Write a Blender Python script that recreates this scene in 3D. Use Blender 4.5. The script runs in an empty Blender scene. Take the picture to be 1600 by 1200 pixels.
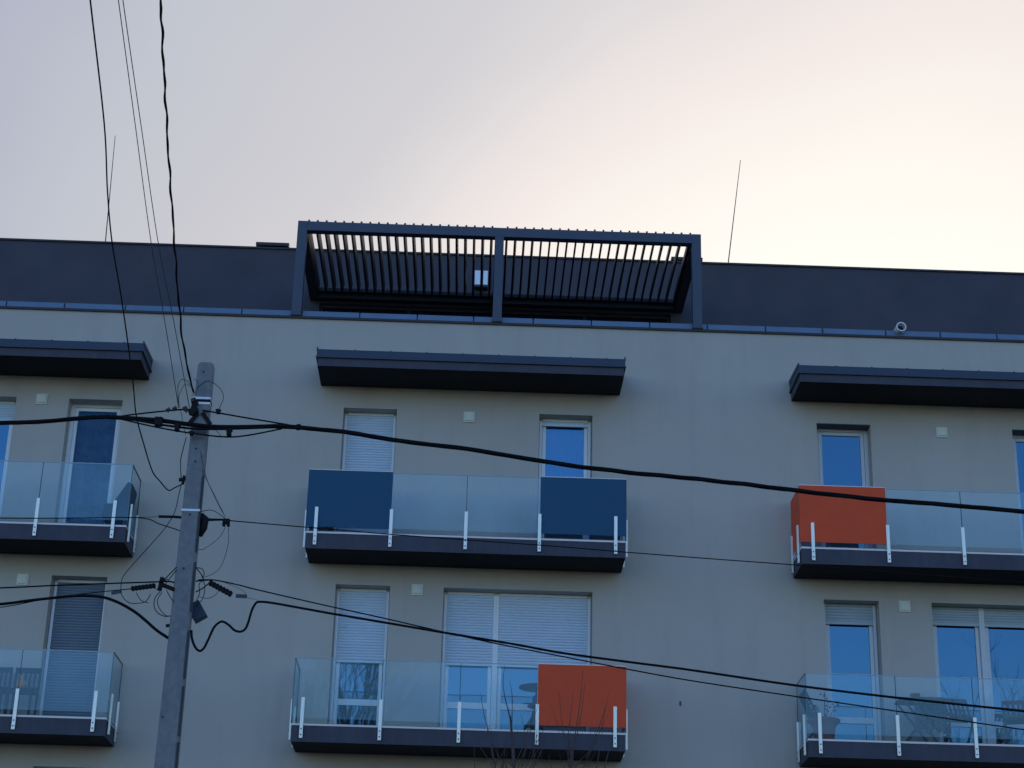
import bpy, bmesh, math, random
from mathutils import Vector, Matrix, Quaternion
rnd = random.Random(7)
SC = bpy.context.scene
COL = SC.collection

# ------------------------------------------------------------------ camera
CAM = Vector((0.0, -28.636, 0.0))
AX_R = Vector((0.99933076, -0.02721662, 0.02443944))
AX_U = Vector((-0.03287778, -0.37545207, 0.92625849))
AX_F = Vector((0.01603379, 0.92644212, 0.37609563))
FPX = 2917.3                                  # focal length in pixels of a 1600 px wide frame
cd = bpy.data.cameras.new('camera'); cam = bpy.data.objects.new('camera', cd); COL.objects.link(cam)
m = Matrix((AX_R, AX_U, -AX_F)).transposed().to_4x4(); m.translation = CAM
cam.matrix_world = m
cd.sensor_width = 36.0; cd.lens = FPX / 1600 * 36.0
cd.clip_start = 0.1; cd.clip_end = 3000
SC.camera = cam

# ------------------------------------------------------------------ light
SUN_EL = math.radians(14.0); SUN_AZ = math.radians(14.0)      # low, behind the block, to the right of north
W = bpy.data.worlds.new('World'); SC.world = W; W.use_nodes = True
nt = W.node_tree; N = nt.nodes; L = nt.links; N.clear()
out = N.new('ShaderNodeOutputWorld')
sky = N.new('ShaderNodeTexSky'); sky.sky_type = 'NISHITA'; sky.sun_disc = False
sky.sun_elevation = SUN_EL; sky.sun_rotation = SUN_AZ; sky.ozone_density = 2.0; sky.dust_density = 0.6
bg1 = N.new('ShaderNodeBackground'); bg1.inputs['Strength'].default_value = 0.15
tint = N.new('ShaderNodeMix'); tint.data_type = 'RGBA'; tint.blend_type = 'MULTIPLY'; tint.inputs['Factor'].default_value = 1.0
# clear dusk blue away from the sun, a paler warm belt low over the horizon
tc = N.new('ShaderNodeTexCoord'); sx = N.new('ShaderNodeSeparateXYZ'); L.new(tc.outputs['Generated'], sx.inputs[0])
belt = N.new('ShaderNodeValToRGB'); L.new(sx.outputs['Z'], belt.inputs['Fac']); q = belt.color_ramp.elements
q[0].position = 0.0; q[0].color = (1.22, 1.20, 1.24, 1); q[1].position = 0.30; q[1].color = (0.98, 1.22, 1.70, 1)
L.new(belt.outputs['Color'], tint.inputs['B'])
L.new(sky.outputs[0], tint.inputs['A']); L.new(tint.outputs['Result'], bg1.inputs['Color'])
GLOW = (AX_R * ((1430 - 800) / FPX) + AX_U * ((600 - 1000) / FPX) + AX_F).normalized()     # where the sun hides behind the roof
dot = N.new('ShaderNodeVectorMath'); dot.operation = 'DOT_PRODUCT'; dot.inputs[1].default_value = GLOW
nrm = N.new('ShaderNodeVectorMath'); nrm.operation = 'NORMALIZE'; L.new(tc.outputs['Generated'], nrm.inputs[0])
L.new(nrm.outputs[0], dot.inputs[0])
# thin high cloud: brightest round the hidden sun, greyer away from it
nz = N.new('ShaderNodeTexNoise'); nz.inputs['Scale'].default_value = 3.2; nz.inputs['Detail'].default_value = 3.0; nz.inputs['Roughness'].default_value = 0.45
mp = N.new('ShaderNodeMapping'); mp.inputs['Scale'].default_value = (1.0, 1.0, 1.7); mp.inputs['Rotation'].default_value = (0.2, 0.55, 0)
L.new(nrm.outputs[0], mp.inputs['Vector']); L.new(mp.outputs[0], nz.inputs['Vector'])
ac = N.new('ShaderNodeMath'); ac.operation = 'ARCCOSINE'; L.new(dot.outputs['Value'], ac.inputs[0])
nadd = N.new('ShaderNodeMath'); nadd.operation = 'MULTIPLY_ADD'; nadd.inputs[1].default_value = 0.10; L.new(nz.outputs['Fac'], nadd.inputs[0])
nsub = N.new('ShaderNodeMath'); nsub.operation = 'SUBTRACT'; nsub.inputs[1].default_value = 0.05
L.new(ac.outputs[0], nsub.inputs[0]); L.new(nsub.outputs[0], nadd.inputs[2])
rg = N.new('ShaderNodeMapRange'); rg.inputs['From Min'].default_value = 0.0; rg.inputs['From Max'].default_value = 0.65
L.new(nadd.outputs[0], rg.inputs['Value'])
vr = N.new('ShaderNodeValToRGB'); e = vr.color_ramp.elements
lin = lambda c: tuple((x / 255 / 12.92 if x < 10 else ((x / 255 + 0.055) / 1.055) ** 2.4) for x in c)
e[0].position = 0.0; e[0].color = (1.12, 1.08, 0.95, 1)
e[1].position = 1.0; e[1].color = (*lin((160, 165, 186)), 1)
for ang, c in ((0.222, (257, 255, 246)), (0.27, (253, 246, 239)), (0.31, (246, 236, 231)), (0.345, (234, 227, 226)), (0.375, (221, 217, 219)), (0.402, (211, 209, 213)), (0.441, (205, 204, 210)), (0.511, (194, 198, 208)), (0.567, (181, 184, 200))):
    q = vr.color_ramp.elements.new(ang / 0.65); q.color = (*lin(c), 1)
L.new(rg.outputs[0], vr.inputs['Fac'])
bg2 = N.new('ShaderNodeBackground'); bg2.inputs['Strength'].default_value = 0.87
L.new(vr.outputs['Color'], bg2.inputs['Color'])
cover = N.new('ShaderNodeMapRange'); cover.interpolation_type = 'SMOOTHSTEP'
cover.inputs['From Min'].default_value = 0.70; cover.inputs['From Max'].default_value = 1.30
cover.inputs['To Min'].default_value = 1.0; cover.inputs['To Max'].default_value = 0.0
L.new(ac.outputs[0], cover.inputs['Value'])
mx = N.new('ShaderNodeMixShader'); L.new(cover.outputs[0], mx.inputs['Fac'])
L.new(bg1.outputs[0], mx.inputs[1]); L.new(bg2.outputs[0], mx.inputs[2]); L.new(mx.outputs[0], out.inputs['Surface'])

sd = bpy.data.lights.new('sun', 'SUN'); sd.energy = 2.0; sd.angle = math.radians(4.0); sd.color = (1.0, 0.80, 0.58)
sun = bpy.data.objects.new('sun', sd); COL.objects.link(sun)
sdir = Vector((math.sin(SUN_AZ) * math.cos(SUN_EL), math.cos(SUN_AZ) * math.cos(SUN_EL), math.sin(SUN_EL)))
sun.rotation_euler = sdir.to_track_quat('Z', 'Y').to_euler(); sun.location = sdir * 100

SC.view_settings.view_transform = 'Standard'; SC.view_settings.look = 'None'
SC.view_settings.exposure = 0.2; SC.view_settings.gamma = 1.0
SC.render.engine = 'CYCLES'
SC.cycles.max_bounces = 8; SC.cycles.transparent_max_bounces = 16

# ------------------------------------------------------------------ helpers
def at(u, v, Y):
    """point at depth Y (metres behind the facade face) seen at pixel u, v of the 1600 x 1200 photograph"""
    d = AX_R * ((u - 800) / FPX) + AX_U * ((600 - v) / FPX) + AX_F
    return CAM + d * ((Y - CAM.y) / d.y)

class MB:
    def __init__(s): s.v = []; s.f = []; s.mi = []; s.cur = 0
    def face(s, pts):
        n = len(s.v); s.v += [tuple(p) for p in pts]; s.f.append(list(range(n, n + len(pts)))); s.mi.append(s.cur)
    def hexa(s, p):                       # 8 corners, bottom ring then top ring
        n = len(s.v); s.v += [tuple(q) for q in p]
        for a in ((0, 3, 2, 1), (4, 5, 6, 7), (0, 1, 5, 4), (1, 2, 6, 5), (2, 3, 7, 6), (3, 0, 4, 7)):
            s.f.append([n + i for i in a]); s.mi.append(s.cur)
        return s
    def box(s, x0, x1, y0, y1, z0, z1):
        return s.hexa([(x0, y0, z0), (x1, y0, z0), (x1, y1, z0), (x0, y1, z0), (x0, y0, z1), (x1, y0, z1), (x1, y1, z1), (x0, y1, z1)])
    def bar(s, a, b, w, h, up=(0, 0, 1)):
        a = Vector(a); b = Vector(b); d = (b - a).normalized(); u = Vector(up)
        if abs(d.dot(u)) > 0.97: u = Vector((0, 1, 0))
        x = d.cross(u).normalized(); y = x.cross(d).normalized(); x = x * (w / 2); y = y * (h / 2)
        return s.hexa([a - x - y, a + x - y, a + x + y, a - x + y, b - x - y, b + x - y, b + x + y, b - x + y])
    def tube(s, pts, r, n=6, cap=True):
        pts = [Vector(p) for p in pts]; k = len(pts)
        rs = r if isinstance(r, (list, tuple)) else [r] * k
        t = [(pts[min(i + 1, k - 1)] - pts[max(i - 1, 0)]).normalized() for i in range(k)]
        u = Vector((0, 0, 1)) if abs(t[0].z) < 0.9 else Vector((1, 0, 0))
        u = (u - t[0] * u.dot(t[0])).normalized(); base = len(s.v)
        for i in range(k):
            u = u - t[i] * u.dot(t[i])
            u = u.normalized() if u.length > 1e-6 else t[i].orthogonal().normalized()
            w = t[i].cross(u)
            for j in range(n):
                a = 2 * math.pi * j / n
                s.v.append(tuple(pts[i] + (u * math.cos(a) + w * math.sin(a)) * rs[i]))
        for i in range(k - 1):
            for j in range(n):
                a = base + i * n + j; b = base + i * n + (j + 1) % n
                s.f.append([a, b, b + n, a + n]); s.mi.append(s.cur)
        if cap:
            s.f.append([base + j for j in range(n)][::-1]); s.mi.append(s.cur)
            s.f.append([base + (k - 1) * n + j for j in range(n)]); s.mi.append(s.cur)
        return s
    def lathe(s, c, prof, n=24):          # prof: (radius, z)
        c = Vector(c); base = len(s.v)
        for r, z in prof:
            for j in range(n):
                a = 2 * math.pi * j / n
                s.v.append((c.x + r * math.cos(a), c.y + r * math.sin(a), c.z + z))
        for i in range(len(prof) - 1):
            for j in range(n):
                a = base + i * n + j; b = base + i * n + (j + 1) % n
                s.f.append([a, b, b + n, a + n]); s.mi.append(s.cur)
        s.f.append([base + j for j in range(n)][::-1]); s.mi.append(s.cur)
        s.f.append([base + (len(prof) - 1) * n + j for j in range(n)]); s.mi.append(s.cur)
        return s
    def build(s, name, mats, parent=None, bevel=0, smooth=False, origin=None):
        me = bpy.data.meshes.new(name)
        o0 = Vector(origin) if origin is not None else Vector((0, 0, 0))
        me.from_pydata([tuple(Vector(v) - o0) for v in s.v], [], s.f); me.update()
        bm = bmesh.new(); bm.from_mesh(me); bmesh.ops.recalc_face_normals(bm, faces=bm.faces); bm.to_mesh(me); bm.free()
        for mm in (mats if isinstance(mats, (list, tuple)) else [mats]): me.materials.append(mm)
        for p, i in zip(me.polygons, s.mi): p.material_index = i; p.use_smooth = smooth
        ob = bpy.data.objects.new(name, me); COL.objects.link(ob)
        if parent is not None:
            ob.parent = parent
            ob.location = o0 - world_loc(parent)
        else: ob.location = o0
        if bevel:
            b = ob.modifiers.new('bevel', 'BEVEL'); b.width = bevel; b.segments = 2; b.limit_method = 'ANGLE'
        return ob

def world_loc(o):
    p = Vector(o.location)
    while o.parent: o = o.parent; p += Vector(o.location)
    return p
def tag(o, label=None, cat=None, group=None, kind=None):
    if label: o['label'] = label
    if cat: o['category'] = cat
    if group: o['group'] = group
    if kind: o['kind'] = kind
    return o
def thing(name, loc, label, cat, group=None):
    o = bpy.data.objects.new(name, None); COL.objects.link(o); o.location = loc; o.empty_display_size = 0.2
    return tag(o, label, cat, group)
def smooth_path(pts, sub=8):
    pts = [Vector(p) for p in pts]
    if len(pts) < 3: return [pts[0].lerp(pts[-1], i / sub) for i in range(sub + 1)]
    P = [pts[0] * 2 - pts[1]] + pts + [pts[-1] * 2 - pts[-2]]; r = []
    for i in range(1, len(P) - 2):
        a, b, c, d = P[i - 1:i + 3]
        for k in range(sub):
            t = k / sub
            r.append(0.5 * ((2 * b) + (c - a) * t + (2 * a - 5 * b + 4 * c - d) * t * t + (3 * b - a - 3 * c + d) * t ** 3))
    r.append(pts[-1]); return r
def px(l):                                   # list of (u, v, Y)
    return [at(*p) for p in l]

# ------------------------------------------------------------------ materials
def pbsdf(name):
    mt = bpy.data.materials.new(name); mt.use_nodes = True
    b = mt.node_tree.nodes['Principled BSDF']; return mt, mt.node_tree, b
def mat(name, col, rough=0.6, metal=0.0, var=0.12, scale=6.0, bump=0.0, bscale=200.0, spec=0.5, stretch=(1, 1, 1), dirt=None):
    """procedural material: colour broken up by two noise layers, with a fine bump"""
    mt, t, b = pbsdf(name); n = t.nodes; l = t.links
    co = n.new('ShaderNodeTexCoord'); mpn = n.new('ShaderNodeMapping'); mpn.inputs['Scale'].default_value = stretch
    l.new(co.outputs['Object'], mpn.inputs['Vector'])
    a = n.new('ShaderNodeTexNoise'); a.inputs['Scale'].default_value = scale; a.inputs['Detail'].default_value = 6; a.inputs['Roughness'].default_value = 0.6
    l.new(mpn.outputs[0], a.inputs['Vector'])
    r = n.new('ShaderNodeValToRGB'); el = r.color_ramp.elements
    el[0].position = 0.3; el[1].position = 0.7
    el[0].color = (*[c * (1 - var) for c in col], 1); el[1].color = (*[min(1, c * (1 + var)) for c in col], 1)
    l.new(a.outputs['Fac'], r.inputs['Fac'])
    last = r.outputs['Color']
    if dirt:                                  # streaks and blotches with a shape of their own
        dcol, damt, dscale, dstretch = dirt
        mp2 = n.new('ShaderNodeMapping'); mp2.inputs['Scale'].default_value = dstretch
        l.new(co.outputs['Object'], mp2.inputs['Vector'])
        d = n.new('ShaderNodeTexNoise'); d.inputs['Scale'].default_value = dscale; d.inputs['Detail'].default_value = 8; d.inputs['Roughness'].default_value = 0.65
        l.new(mp2.outputs[0], d.inputs['Vector'])
        rr = n.new('ShaderNodeMapRange'); rr.inputs['From Min'].default_value = 0.5; rr.inputs['From Max'].default_value = 0.8; rr.inputs['To Max'].default_value = damt
        l.new(d.outputs['Fac'], rr.inputs['Value'])
        mxn = n.new('ShaderNodeMix'); mxn.data_type = 'RGBA'; mxn.inputs['B'].default_value = (*dcol, 1)
        l.new(rr.outputs[0], mxn.inputs['Factor']); l.new(last, mxn.inputs['A']); last = mxn.outputs['Result']
    l.new(last, b.inputs['Base Color'])
    b.inputs['Roughness'].default_value = rough; b.inputs['Metallic'].default_value = metal; b.inputs['Specular IOR Level'].default_value = spec
    if bump:
        g = n.new('ShaderNodeTexNoise'); g.inputs['Scale'].default_value = bscale; g.inputs['Detail'].default_value = 4
        l.new(co.outputs['Object'], g.inputs['Vector'])
        bp = n.new('ShaderNodeBump'); bp.inputs['Strength'].default_value = bump; bp.inputs['Distance'].default_value = 0.01
        l.new(g.outputs['Fac'], bp.inputs['Height']); l.new(bp.outputs['Normal'], b.inputs['Normal'])
    return mt

M = {}
M['stucco'] = mat('beige_stucco', (0.54, 0.505, 0.442), 0.92, var=0.05, scale=0.55, bump=0.35, bscale=260, spec=0.2, dirt=((0.37, 0.345, 0.31), 0.38, 1.0, (1.9, 1.9, 0.28)))
M['dark_stucco'] = mat('anthracite_stucco', (0.083, 0.085, 0.108), 0.9, var=0.10, scale=1.1, bump=0.3, bscale=240, spec=0.2, dirt=((0.13, 0.11, 0.125), 0.4, 1.3, (1, 1, 0.7)))
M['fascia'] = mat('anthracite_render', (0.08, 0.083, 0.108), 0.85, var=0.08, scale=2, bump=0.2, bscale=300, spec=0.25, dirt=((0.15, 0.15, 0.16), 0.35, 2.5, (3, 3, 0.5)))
M['flash'] = mat('dark_sheet_metal', (0.027, 0.05, 0.09), 0.55, metal=0.0, var=0.08, scale=4, spec=0.5)
M['trim'] = mat('black_trim', (0.025, 0.028, 0.036), 0.55, var=0.1)
M['zinc'] = mat('blue_grey_zinc', (0.15, 0.22, 0.31), 0.5, metal=0.3, var=0.10, scale=2.5)
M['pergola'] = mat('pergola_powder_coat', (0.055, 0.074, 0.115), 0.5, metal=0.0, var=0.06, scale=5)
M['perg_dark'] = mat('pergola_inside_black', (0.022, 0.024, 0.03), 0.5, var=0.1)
M['pvc'] = mat('white_pvc', (0.84, 0.90, 0.92), 0.4, var=0.03, scale=4)
M['pvc_dim'] = mat('white_pvc_shaded', (0.64, 0.70, 0.73), 0.45, var=0.03, scale=4)  # white frames of the right-hand doors, shade put into the colour
M['reveal'] = mat('window_reveal_dark', (0.12, 0.14, 0.15), 0.8, var=0.05)
M['shutter'] = mat('pale_aluminium_shutter', (0.62, 0.76, 0.88), 0.5, metal=0.0, var=0.03, scale=5)
M['shutter_mid'] = mat('grey_green_aluminium_shutter', (0.42, 0.52, 0.56), 0.5, var=0.04, scale=5)
M['shutter_dark'] = mat('grey_aluminium_shutter', (0.165, 0.225, 0.285), 0.5, var=0.05, scale=5)
M['alu'] = mat('brushed_aluminium', (0.95, 0.98, 0.86), 0.38, metal=0.3, var=0.04, scale=30, stretch=(1, 1, 0.1))
M['edge'] = mat('pale_drip_edge', (0.80, 0.74, 0.72), 0.4, metal=0.1, var=0.04)
M['bolt'] = mat('bolt_steel', (0.05, 0.05, 0.055), 0.5, metal=0.5)
M['blue_panel'] = mat('blue_panel_film', (0.018, 0.092, 0.175), 0.45, var=0.05, scale=2.5, spec=0.2)
M['orange_panel'] = mat('orange_panel_film', (0.80, 0.108, 0.042), 0.55, var=0.05, scale=2.5, spec=0.12)
M['glass_edge'] = mat('glass_edge_green', (0.015, 0.04, 0.045), 0.2, var=0.05)
M['concrete'] = mat('pole_concrete', (0.245, 0.265, 0.275), 0.9, var=0.14, scale=14, bump=0.5, bscale=90, spec=0.2, dirt=((0.12, 0.125, 0.13), 0.5, 5, (2, 2, 0.5)))
M['cable'] = mat('black_cable_sheath', (0.008, 0.008, 0.011), 0.8, var=0.2, scale=20, spec=0.15)
M['wire'] = mat('grey_steel_wire', (0.055, 0.06, 0.07), 0.5, metal=0.4, var=0.1)
M['steel'] = mat('galvanised_band', (0.75, 0.77, 0.78), 0.35, metal=0.4, var=0.06, scale=20)
M['iron'] = mat('dark_bracket_iron', (0.012, 0.012, 0.014), 0.7, var=0.2, spec=0.2)
M['porcelain'] = mat('pale_insulator', (0.82, 0.83, 0.80), 0.3, var=0.05)
M['vent'] = mat('cream_vent_cover', (0.76, 0.80, 0.69), 0.6, var=0.04, scale=20)
M['wood'] = mat('dark_wood', (0.010, 0.020, 0.026), 0.6, var=0.25, scale=8, stretch=(8, 8, 1))
M['teak'] = mat('weathered_teak', (0.10, 0.065, 0.05), 0.7, var=0.25, scale=10, stretch=(8, 8, 1))
M['cloth_green'] = mat('grey_green_cloth', (0.15, 0.185, 0.165), 0.9, var=0.12, scale=12, bump=0.3)
M['cloth_grey'] = mat('grey_sling_cloth', (0.12, 0.115, 0.105), 0.9, var=0.1, scale=12)
M['box_blue'] = mat('blue_grey_plastic', (0.03, 0.06, 0.11), 0.6)
M['soffit'] = mat('soffit_painted_shade', (0.035, 0.034, 0.034), 0.9, var=0.12, scale=2, spec=0.15)  # slab and canopy undersides, their shade put into a near-black colour
M['cloth_blue'] = mat('dark_blue_cloth', (0.006, 0.016, 0.032), 0.9, var=0.15, scale=10, bump=0.3)
M['terracotta'] = mat('terracotta', (0.28, 0.11, 0.065), 0.85, var=0.15, scale=9, bump=0.2)
M['orange_paint'] = mat('orange_glaze', (0.92, 0.36, 0.12), 0.4)
M['soil'] = mat('potting_soil', (0.03, 0.022, 0.016), 0.95, var=0.3, scale=40)
M['leaf'] = mat('plant_leaf', (0.03, 0.07, 0.035), 0.6, var=0.3, scale=30)
M['table'] = mat('table_top_grey_green', (0.06, 0.085, 0.085), 0.5, var=0.1)
M['bark'] = mat('reddish_bark', (0.10, 0.07, 0.062), 0.9, var=0.3, scale=20, bump=0.5, bscale=120)
M['bark_grey'] = mat('grey_bark', (0.075, 0.062, 0.055), 0.9, var=0.3, scale=14, bump=0.5, bscale=60)
M['curtain'] = mat('blue_grey_curtain', (0.40, 0.39, 0.40), 0.9, var=0.12, scale=16)
M['screen'] = mat('dark_mesh_blind', (0.17, 0.155, 0.155), 0.8, var=0.45, scale=5, bump=0.6, bscale=20)
M['box_plastic'] = mat('black_plastic', (0.02, 0.021, 0.025), 0.5)
M['membrane'] = mat('roof_membrane', (0.12, 0.12, 0.125), 0.9, var=0.1)
M['tile'] = mat('terrace_tile', (0.22, 0.21, 0.20), 0.8, var=0.08)
M['asphalt'] = mat('asphalt', (0.05, 0.05, 0.052), 0.9, var=0.25, scale=3, bump=0.5, bscale=150)
M['paving'] = mat('concrete_paving', (0.17, 0.165, 0.155), 0.9, var=0.12, scale=2, bump=0.3, bscale=80)
M['lawn'] = mat('winter_grass', (0.07, 0.075, 0.035), 0.95, var=0.35, scale=1.2, bump=0.6, bscale=60)

def glass_pane(name, tint=(0.21, 0.49, 0.70), refl=0.42, inner=(0.012, 0.018, 0.03), see=0.0):
    mt = bpy.data.materials.new(name); mt.use_nodes = True; t = mt.node_tree; n = t.nodes; l = t.links; n.clear()
    o = n.new('ShaderNodeOutputMaterial'); g = n.new('ShaderNodeBsdfGlossy'); g.inputs['Color'].default_value = (*tint, 1); g.inputs['Roughness'].default_value = 0.012
    co = n.new('ShaderNodeTexCoord'); nn = n.new('ShaderNodeTexNoise'); nn.inputs['Scale'].default_value = 1.3; nn.inputs['Detail'].default_value = 1
    l.new(co.outputs['Object'], nn.inputs['Vector'])
    bp = n.new('ShaderNodeBump'); bp.inputs['Strength'].default_value = 0.12; bp.inputs['Distance'].default_value = 0.02
    l.new(nn.outputs['Fac'], bp.inputs['Height']); l.new(bp.outputs['Normal'], g.inputs['Normal'])
    d = n.new('ShaderNodeBsdfDiffuse'); d.inputs['Color'].default_value = (*inner, 1)
    tr = n.new('ShaderNodeBsdfTransparent'); tr.inputs['Color'].default_value = (0.8, 0.88, 0.95, 1)
    m1 = n.new('ShaderNodeMixShader'); m1.inputs['Fac'].default_value = see; l.new(d.outputs[0], m1.inputs[1]); l.new(tr.outputs[0], m1.inputs[2])
    fr = n.new('ShaderNodeFresnel'); fr.inputs['IOR'].default_value = 1.5
    ad = n.new('ShaderNodeMath'); ad.operation = 'ADD'; ad.inputs[1].default_value = refl; ad.use_clamp = True; l.new(fr.outputs[0], ad.inputs[0])
    m2 = n.new('ShaderNodeMixShader'); l.new(ad.outputs[0], m2.inputs['Fac']); l.new(m1.outputs[0], m2.inputs[1]); l.new(g.outputs[0], m2.inputs[2])
    l.new(m2.outputs[0], o.inputs['Surface']); return mt
M['pane'] = glass_pane('window_glass_blue', refl=0.26)
M['pane_see'] = glass_pane('window_glass_clear', refl=0.20, see=0.9)
M['pane_screen'] = glass_pane('window_glass_screened', refl=0.0, see=0.95)
M['pane_dark'] = glass_pane('terrace_door_glass', tint=(0.06, 0.07, 0.09), refl=0.0, inner=(0.006, 0.006, 0.008))

def balustrade(name, tr_col, milk, milk_col, refl):
    mt = bpy.data.materials.new(name); mt.use_nodes = True; t = mt.node_tree; n = t.nodes; l = t.links; n.clear()
    o = n.new('ShaderNodeOutputMaterial')
    tr = n.new('ShaderNodeBsdfTransparent'); tr.inputs['Color'].default_value = (*tr_col, 1)
    d = n.new('ShaderNodeBsdfDiffuse'); d.inputs['Color'].default_value = (*milk_col, 1)
    co = n.new('ShaderNodeTexCoord'); nn = n.new('ShaderNodeTexNoise'); nn.inputs['Scale'].default_value = 2.2; nn.inputs['Detail'].default_value = 5
    l.new(co.outputs['Object'], nn.inputs['Vector'])
    mr = n.new('ShaderNodeMapRange'); mr.inputs['From Min'].default_value = 0.3; mr.inputs['From Max'].default_value = 0.7
    mr.inputs['To Min'].default_value = milk * 0.8; mr.inputs['To Max'].default_value = milk * 1.2
    l.new(nn.outputs['Fac'], mr.inputs['Value'])
    m1 = n.new('ShaderNodeMixShader'); l.new(mr.outputs[0], m1.inputs['Fac']); l.new(tr.outputs[0], m1.inputs[1]); l.new(d.outputs[0], m1.inputs[2])
    g = n.new('ShaderNodeBsdfGlossy'); g.inputs['Color'].default_value = (0.55, 0.78, 1, 1); g.inputs['Roughness'].default_value = 0.01
    fr = n.new('ShaderNodeFresnel'); fr.inputs['IOR'].default_value = 1.45
    ad = n.new('ShaderNodeMath'); ad.operation = 'MULTIPLY'; ad.inputs[1].default_value = refl; l.new(fr.outputs[0], ad.inputs[0])
    m2 = n.new('ShaderNodeMixShader'); l.new(ad.outputs[0], m2.inputs['Fac']); l.new(m1.outputs[0], m2.inputs[1]); l.new(g.outputs[0], m2.inputs[2])
    l.new(m2.outputs[0], o.inputs['Surface']); return mt
M['glass'] = balustrade('balustrade_glass_film', (0.93, 0.985, 0.99), 0.195, (0.44, 0.77, 0.86), 1.0)
M['glass_clear'] = balustrade('balustrade_glass_bare', (0.86, 0.93, 0.93), 0.0, (0.5, 0.6, 0.7), 0.5)

# ------------------------------------------------------------------ setting: ground
GZ = -1.6
tag(MB().box(-900, 900, -900, 900, GZ - 0.6, GZ).build('ground', M['lawn']), kind='structure')
tag(MB().box(-300, 300, -29.5, -11.5, GZ - 0.1, GZ + 0.004).build('road', M['asphalt']), kind='structure')
tag(MB().box(-300, 300, -11.5, -8.0, GZ - 0.1, GZ + 0.13).build('pavement', M['paving'], bevel=0.02), kind='structure')
tag(MB().box(-300, 300, -8.0, 0.0, GZ - 0.1, GZ + 0.006).build('front_yard', M['asphalt']), kind='structure')

# ------------------------------------------------------------------ the apartment block
B = thing('apartment_building', (0, 0, GZ), 'beige rendered apartment block with dark set-back top storey and glass balconies', 'building')
DT, S1, S0, GT = 11.11, 8.714, 8.439, 9.701       # door head, slab top, slab soffit, glass top (upper row)
CZ = 12.70                                        # top of the beige wall
openings = []                                     # x0, x1, z0, z1
doors = {
 'A0': (-8.49, -7.612, 0), 'A1': (-6.754, -5.877, 0), 'B1': (-2.258, -1.381, 0), 'B2': (0.959, 1.836, 0), 'C1': (5.534, 6.421, 0), 'C2': (8.773, 9.65, 0),
 'a0': (-10.05, -7.69, -3), 'a1': (-6.688, -5.81, -3), 'b1': (-2.21, -1.346, -3), 'b2': (-0.501, 1.86, -3), 'c1': (5.537, 6.417, -3), 'c2': (7.254, 9.615, -3),
 'g1': (-6.62, -5.74, -6)}
del doors['a0']
for k, (x0, x1, dz) in doors.items(): openings.append((x0, x1, S1 + dz, DT + dz))
XL, XR, DEPTH, TH = -15.0, 16.0, 13.0, 0.45
xs = sorted({XL, XR, *[o[0] for o in openings], *[o[1] for o in openings]})
zs = sorted({GZ, CZ, *[o[2] for o in openings], *[o[3] for o in openings]})
w = MB()
inside = lambda x, z: any(o[0] < x < o[1] and o[2] < z < o[3] for o in openings)
for i in range(len(xs) - 1):
    for j in range(len(zs) - 1):
        if inside((xs[i] + xs[i + 1]) / 2, (zs[j] + zs[j + 1]) / 2): continue
        for y in (0, TH): w.face([(xs[i], y, zs[j]), (xs[i + 1], y, zs[j]), (xs[i + 1], y, zs[j + 1]), (xs[i], y, zs[j + 1])])
for x0, x1, z0, z1 in openings:
    for a, b in (((x0, z0), (x0, z1)), ((x1, z0), (x1, z1)), ((x0, z0), (x1, z0)), ((x0, z1), (x1, z1))):
        w.face([(a[0], 0, a[1]), (b[0], 0, b[1]), (b[0], TH, b[1]), (a[0], TH, a[1])])
w.box(XL, XL + 0.4, TH, DEPTH, GZ, CZ); w.box(XR - 0.4, XR, TH, DEPTH, GZ, CZ); w.box(XL, XR, DEPTH, DEPTH + 0.4, GZ, CZ)
me_w = w.build('facade_wall', M['stucco'], B)
# floor plates and room partitions keep each flat dark
pl = MB()
for z in (2.43, 5.43, 8.43, 11.6): pl.box(XL + 0.4, XR - 0.4, TH + 0.003, DEPTH - 0.003, z, z + 0.25)
pl.build('floor_plate', M['tile'], B)

SB = 2.85                                         # set-back of the top storey
# terrace deck, drip trim, zinc upstand with joints
MB().box(XL + 0.003, XR - 0.003, 0.30, SB, 12.3, 12.42).build('terrace_deck', M['tile'], B)
MB().box(XL - 0.03, XR + 0.03, -0.035, 0.30, CZ - 0.022, CZ + 0.016).build('drip_trim', M['trim'], B)
z_ = MB()
joints = [-14.9, -13.9, -12.95, -11.97, -11.0, -10.02, -9.03, -8.0, -7.03, -6.014, -5.04, -4.066, -3.06, -2.091, -1.124, -0.177, 0.824, 1.805, 2.786, 3.758, 4.742, 5.705, 6.777, 7.70, 8.66, 9.65, 10.6, 11.6, 12.55, 13.5, 14.5, 15.9]
for a, b in zip(joints, joints[1:]):
    t = rnd.uniform(-0.0015, 0.0015)
    z_.hexa([(a + 0.012, 0.03 + t, CZ + 0.016), (b - 0.012, 0.03 - t, CZ + 0.016), (b - 0.012, 0.25, CZ + 0.016), (a + 0.012, 0.25, CZ + 0.016),
             (a + 0.012, 0.05 + t, 12.845), (b - 0.012, 0.05 - t, 12.845), (b - 0.012, 0.25, 12.86), (a + 0.012, 0.25, 12.86)])
z_.build('parapet_cladding', M['zinc'], B)
MB().box(XL + 0.01, XR - 0.01, 0.066, 0.245, CZ + 0.012, 12.835).build('parapet_core', M['trim'], B)
PZ = 15.335
p_ = MB()
DX0, DX1, DZ1 = -3.05, 3.45, 14.27
for x0, x1, z0, z1 in ((XL, DX0, 12.42, PZ), (DX1, XR, 12.42, PZ), (DX0, DX1, DZ1, PZ)):
    p_.box(x0, x1, SB, SB + 0.35, z0, z1)
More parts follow.
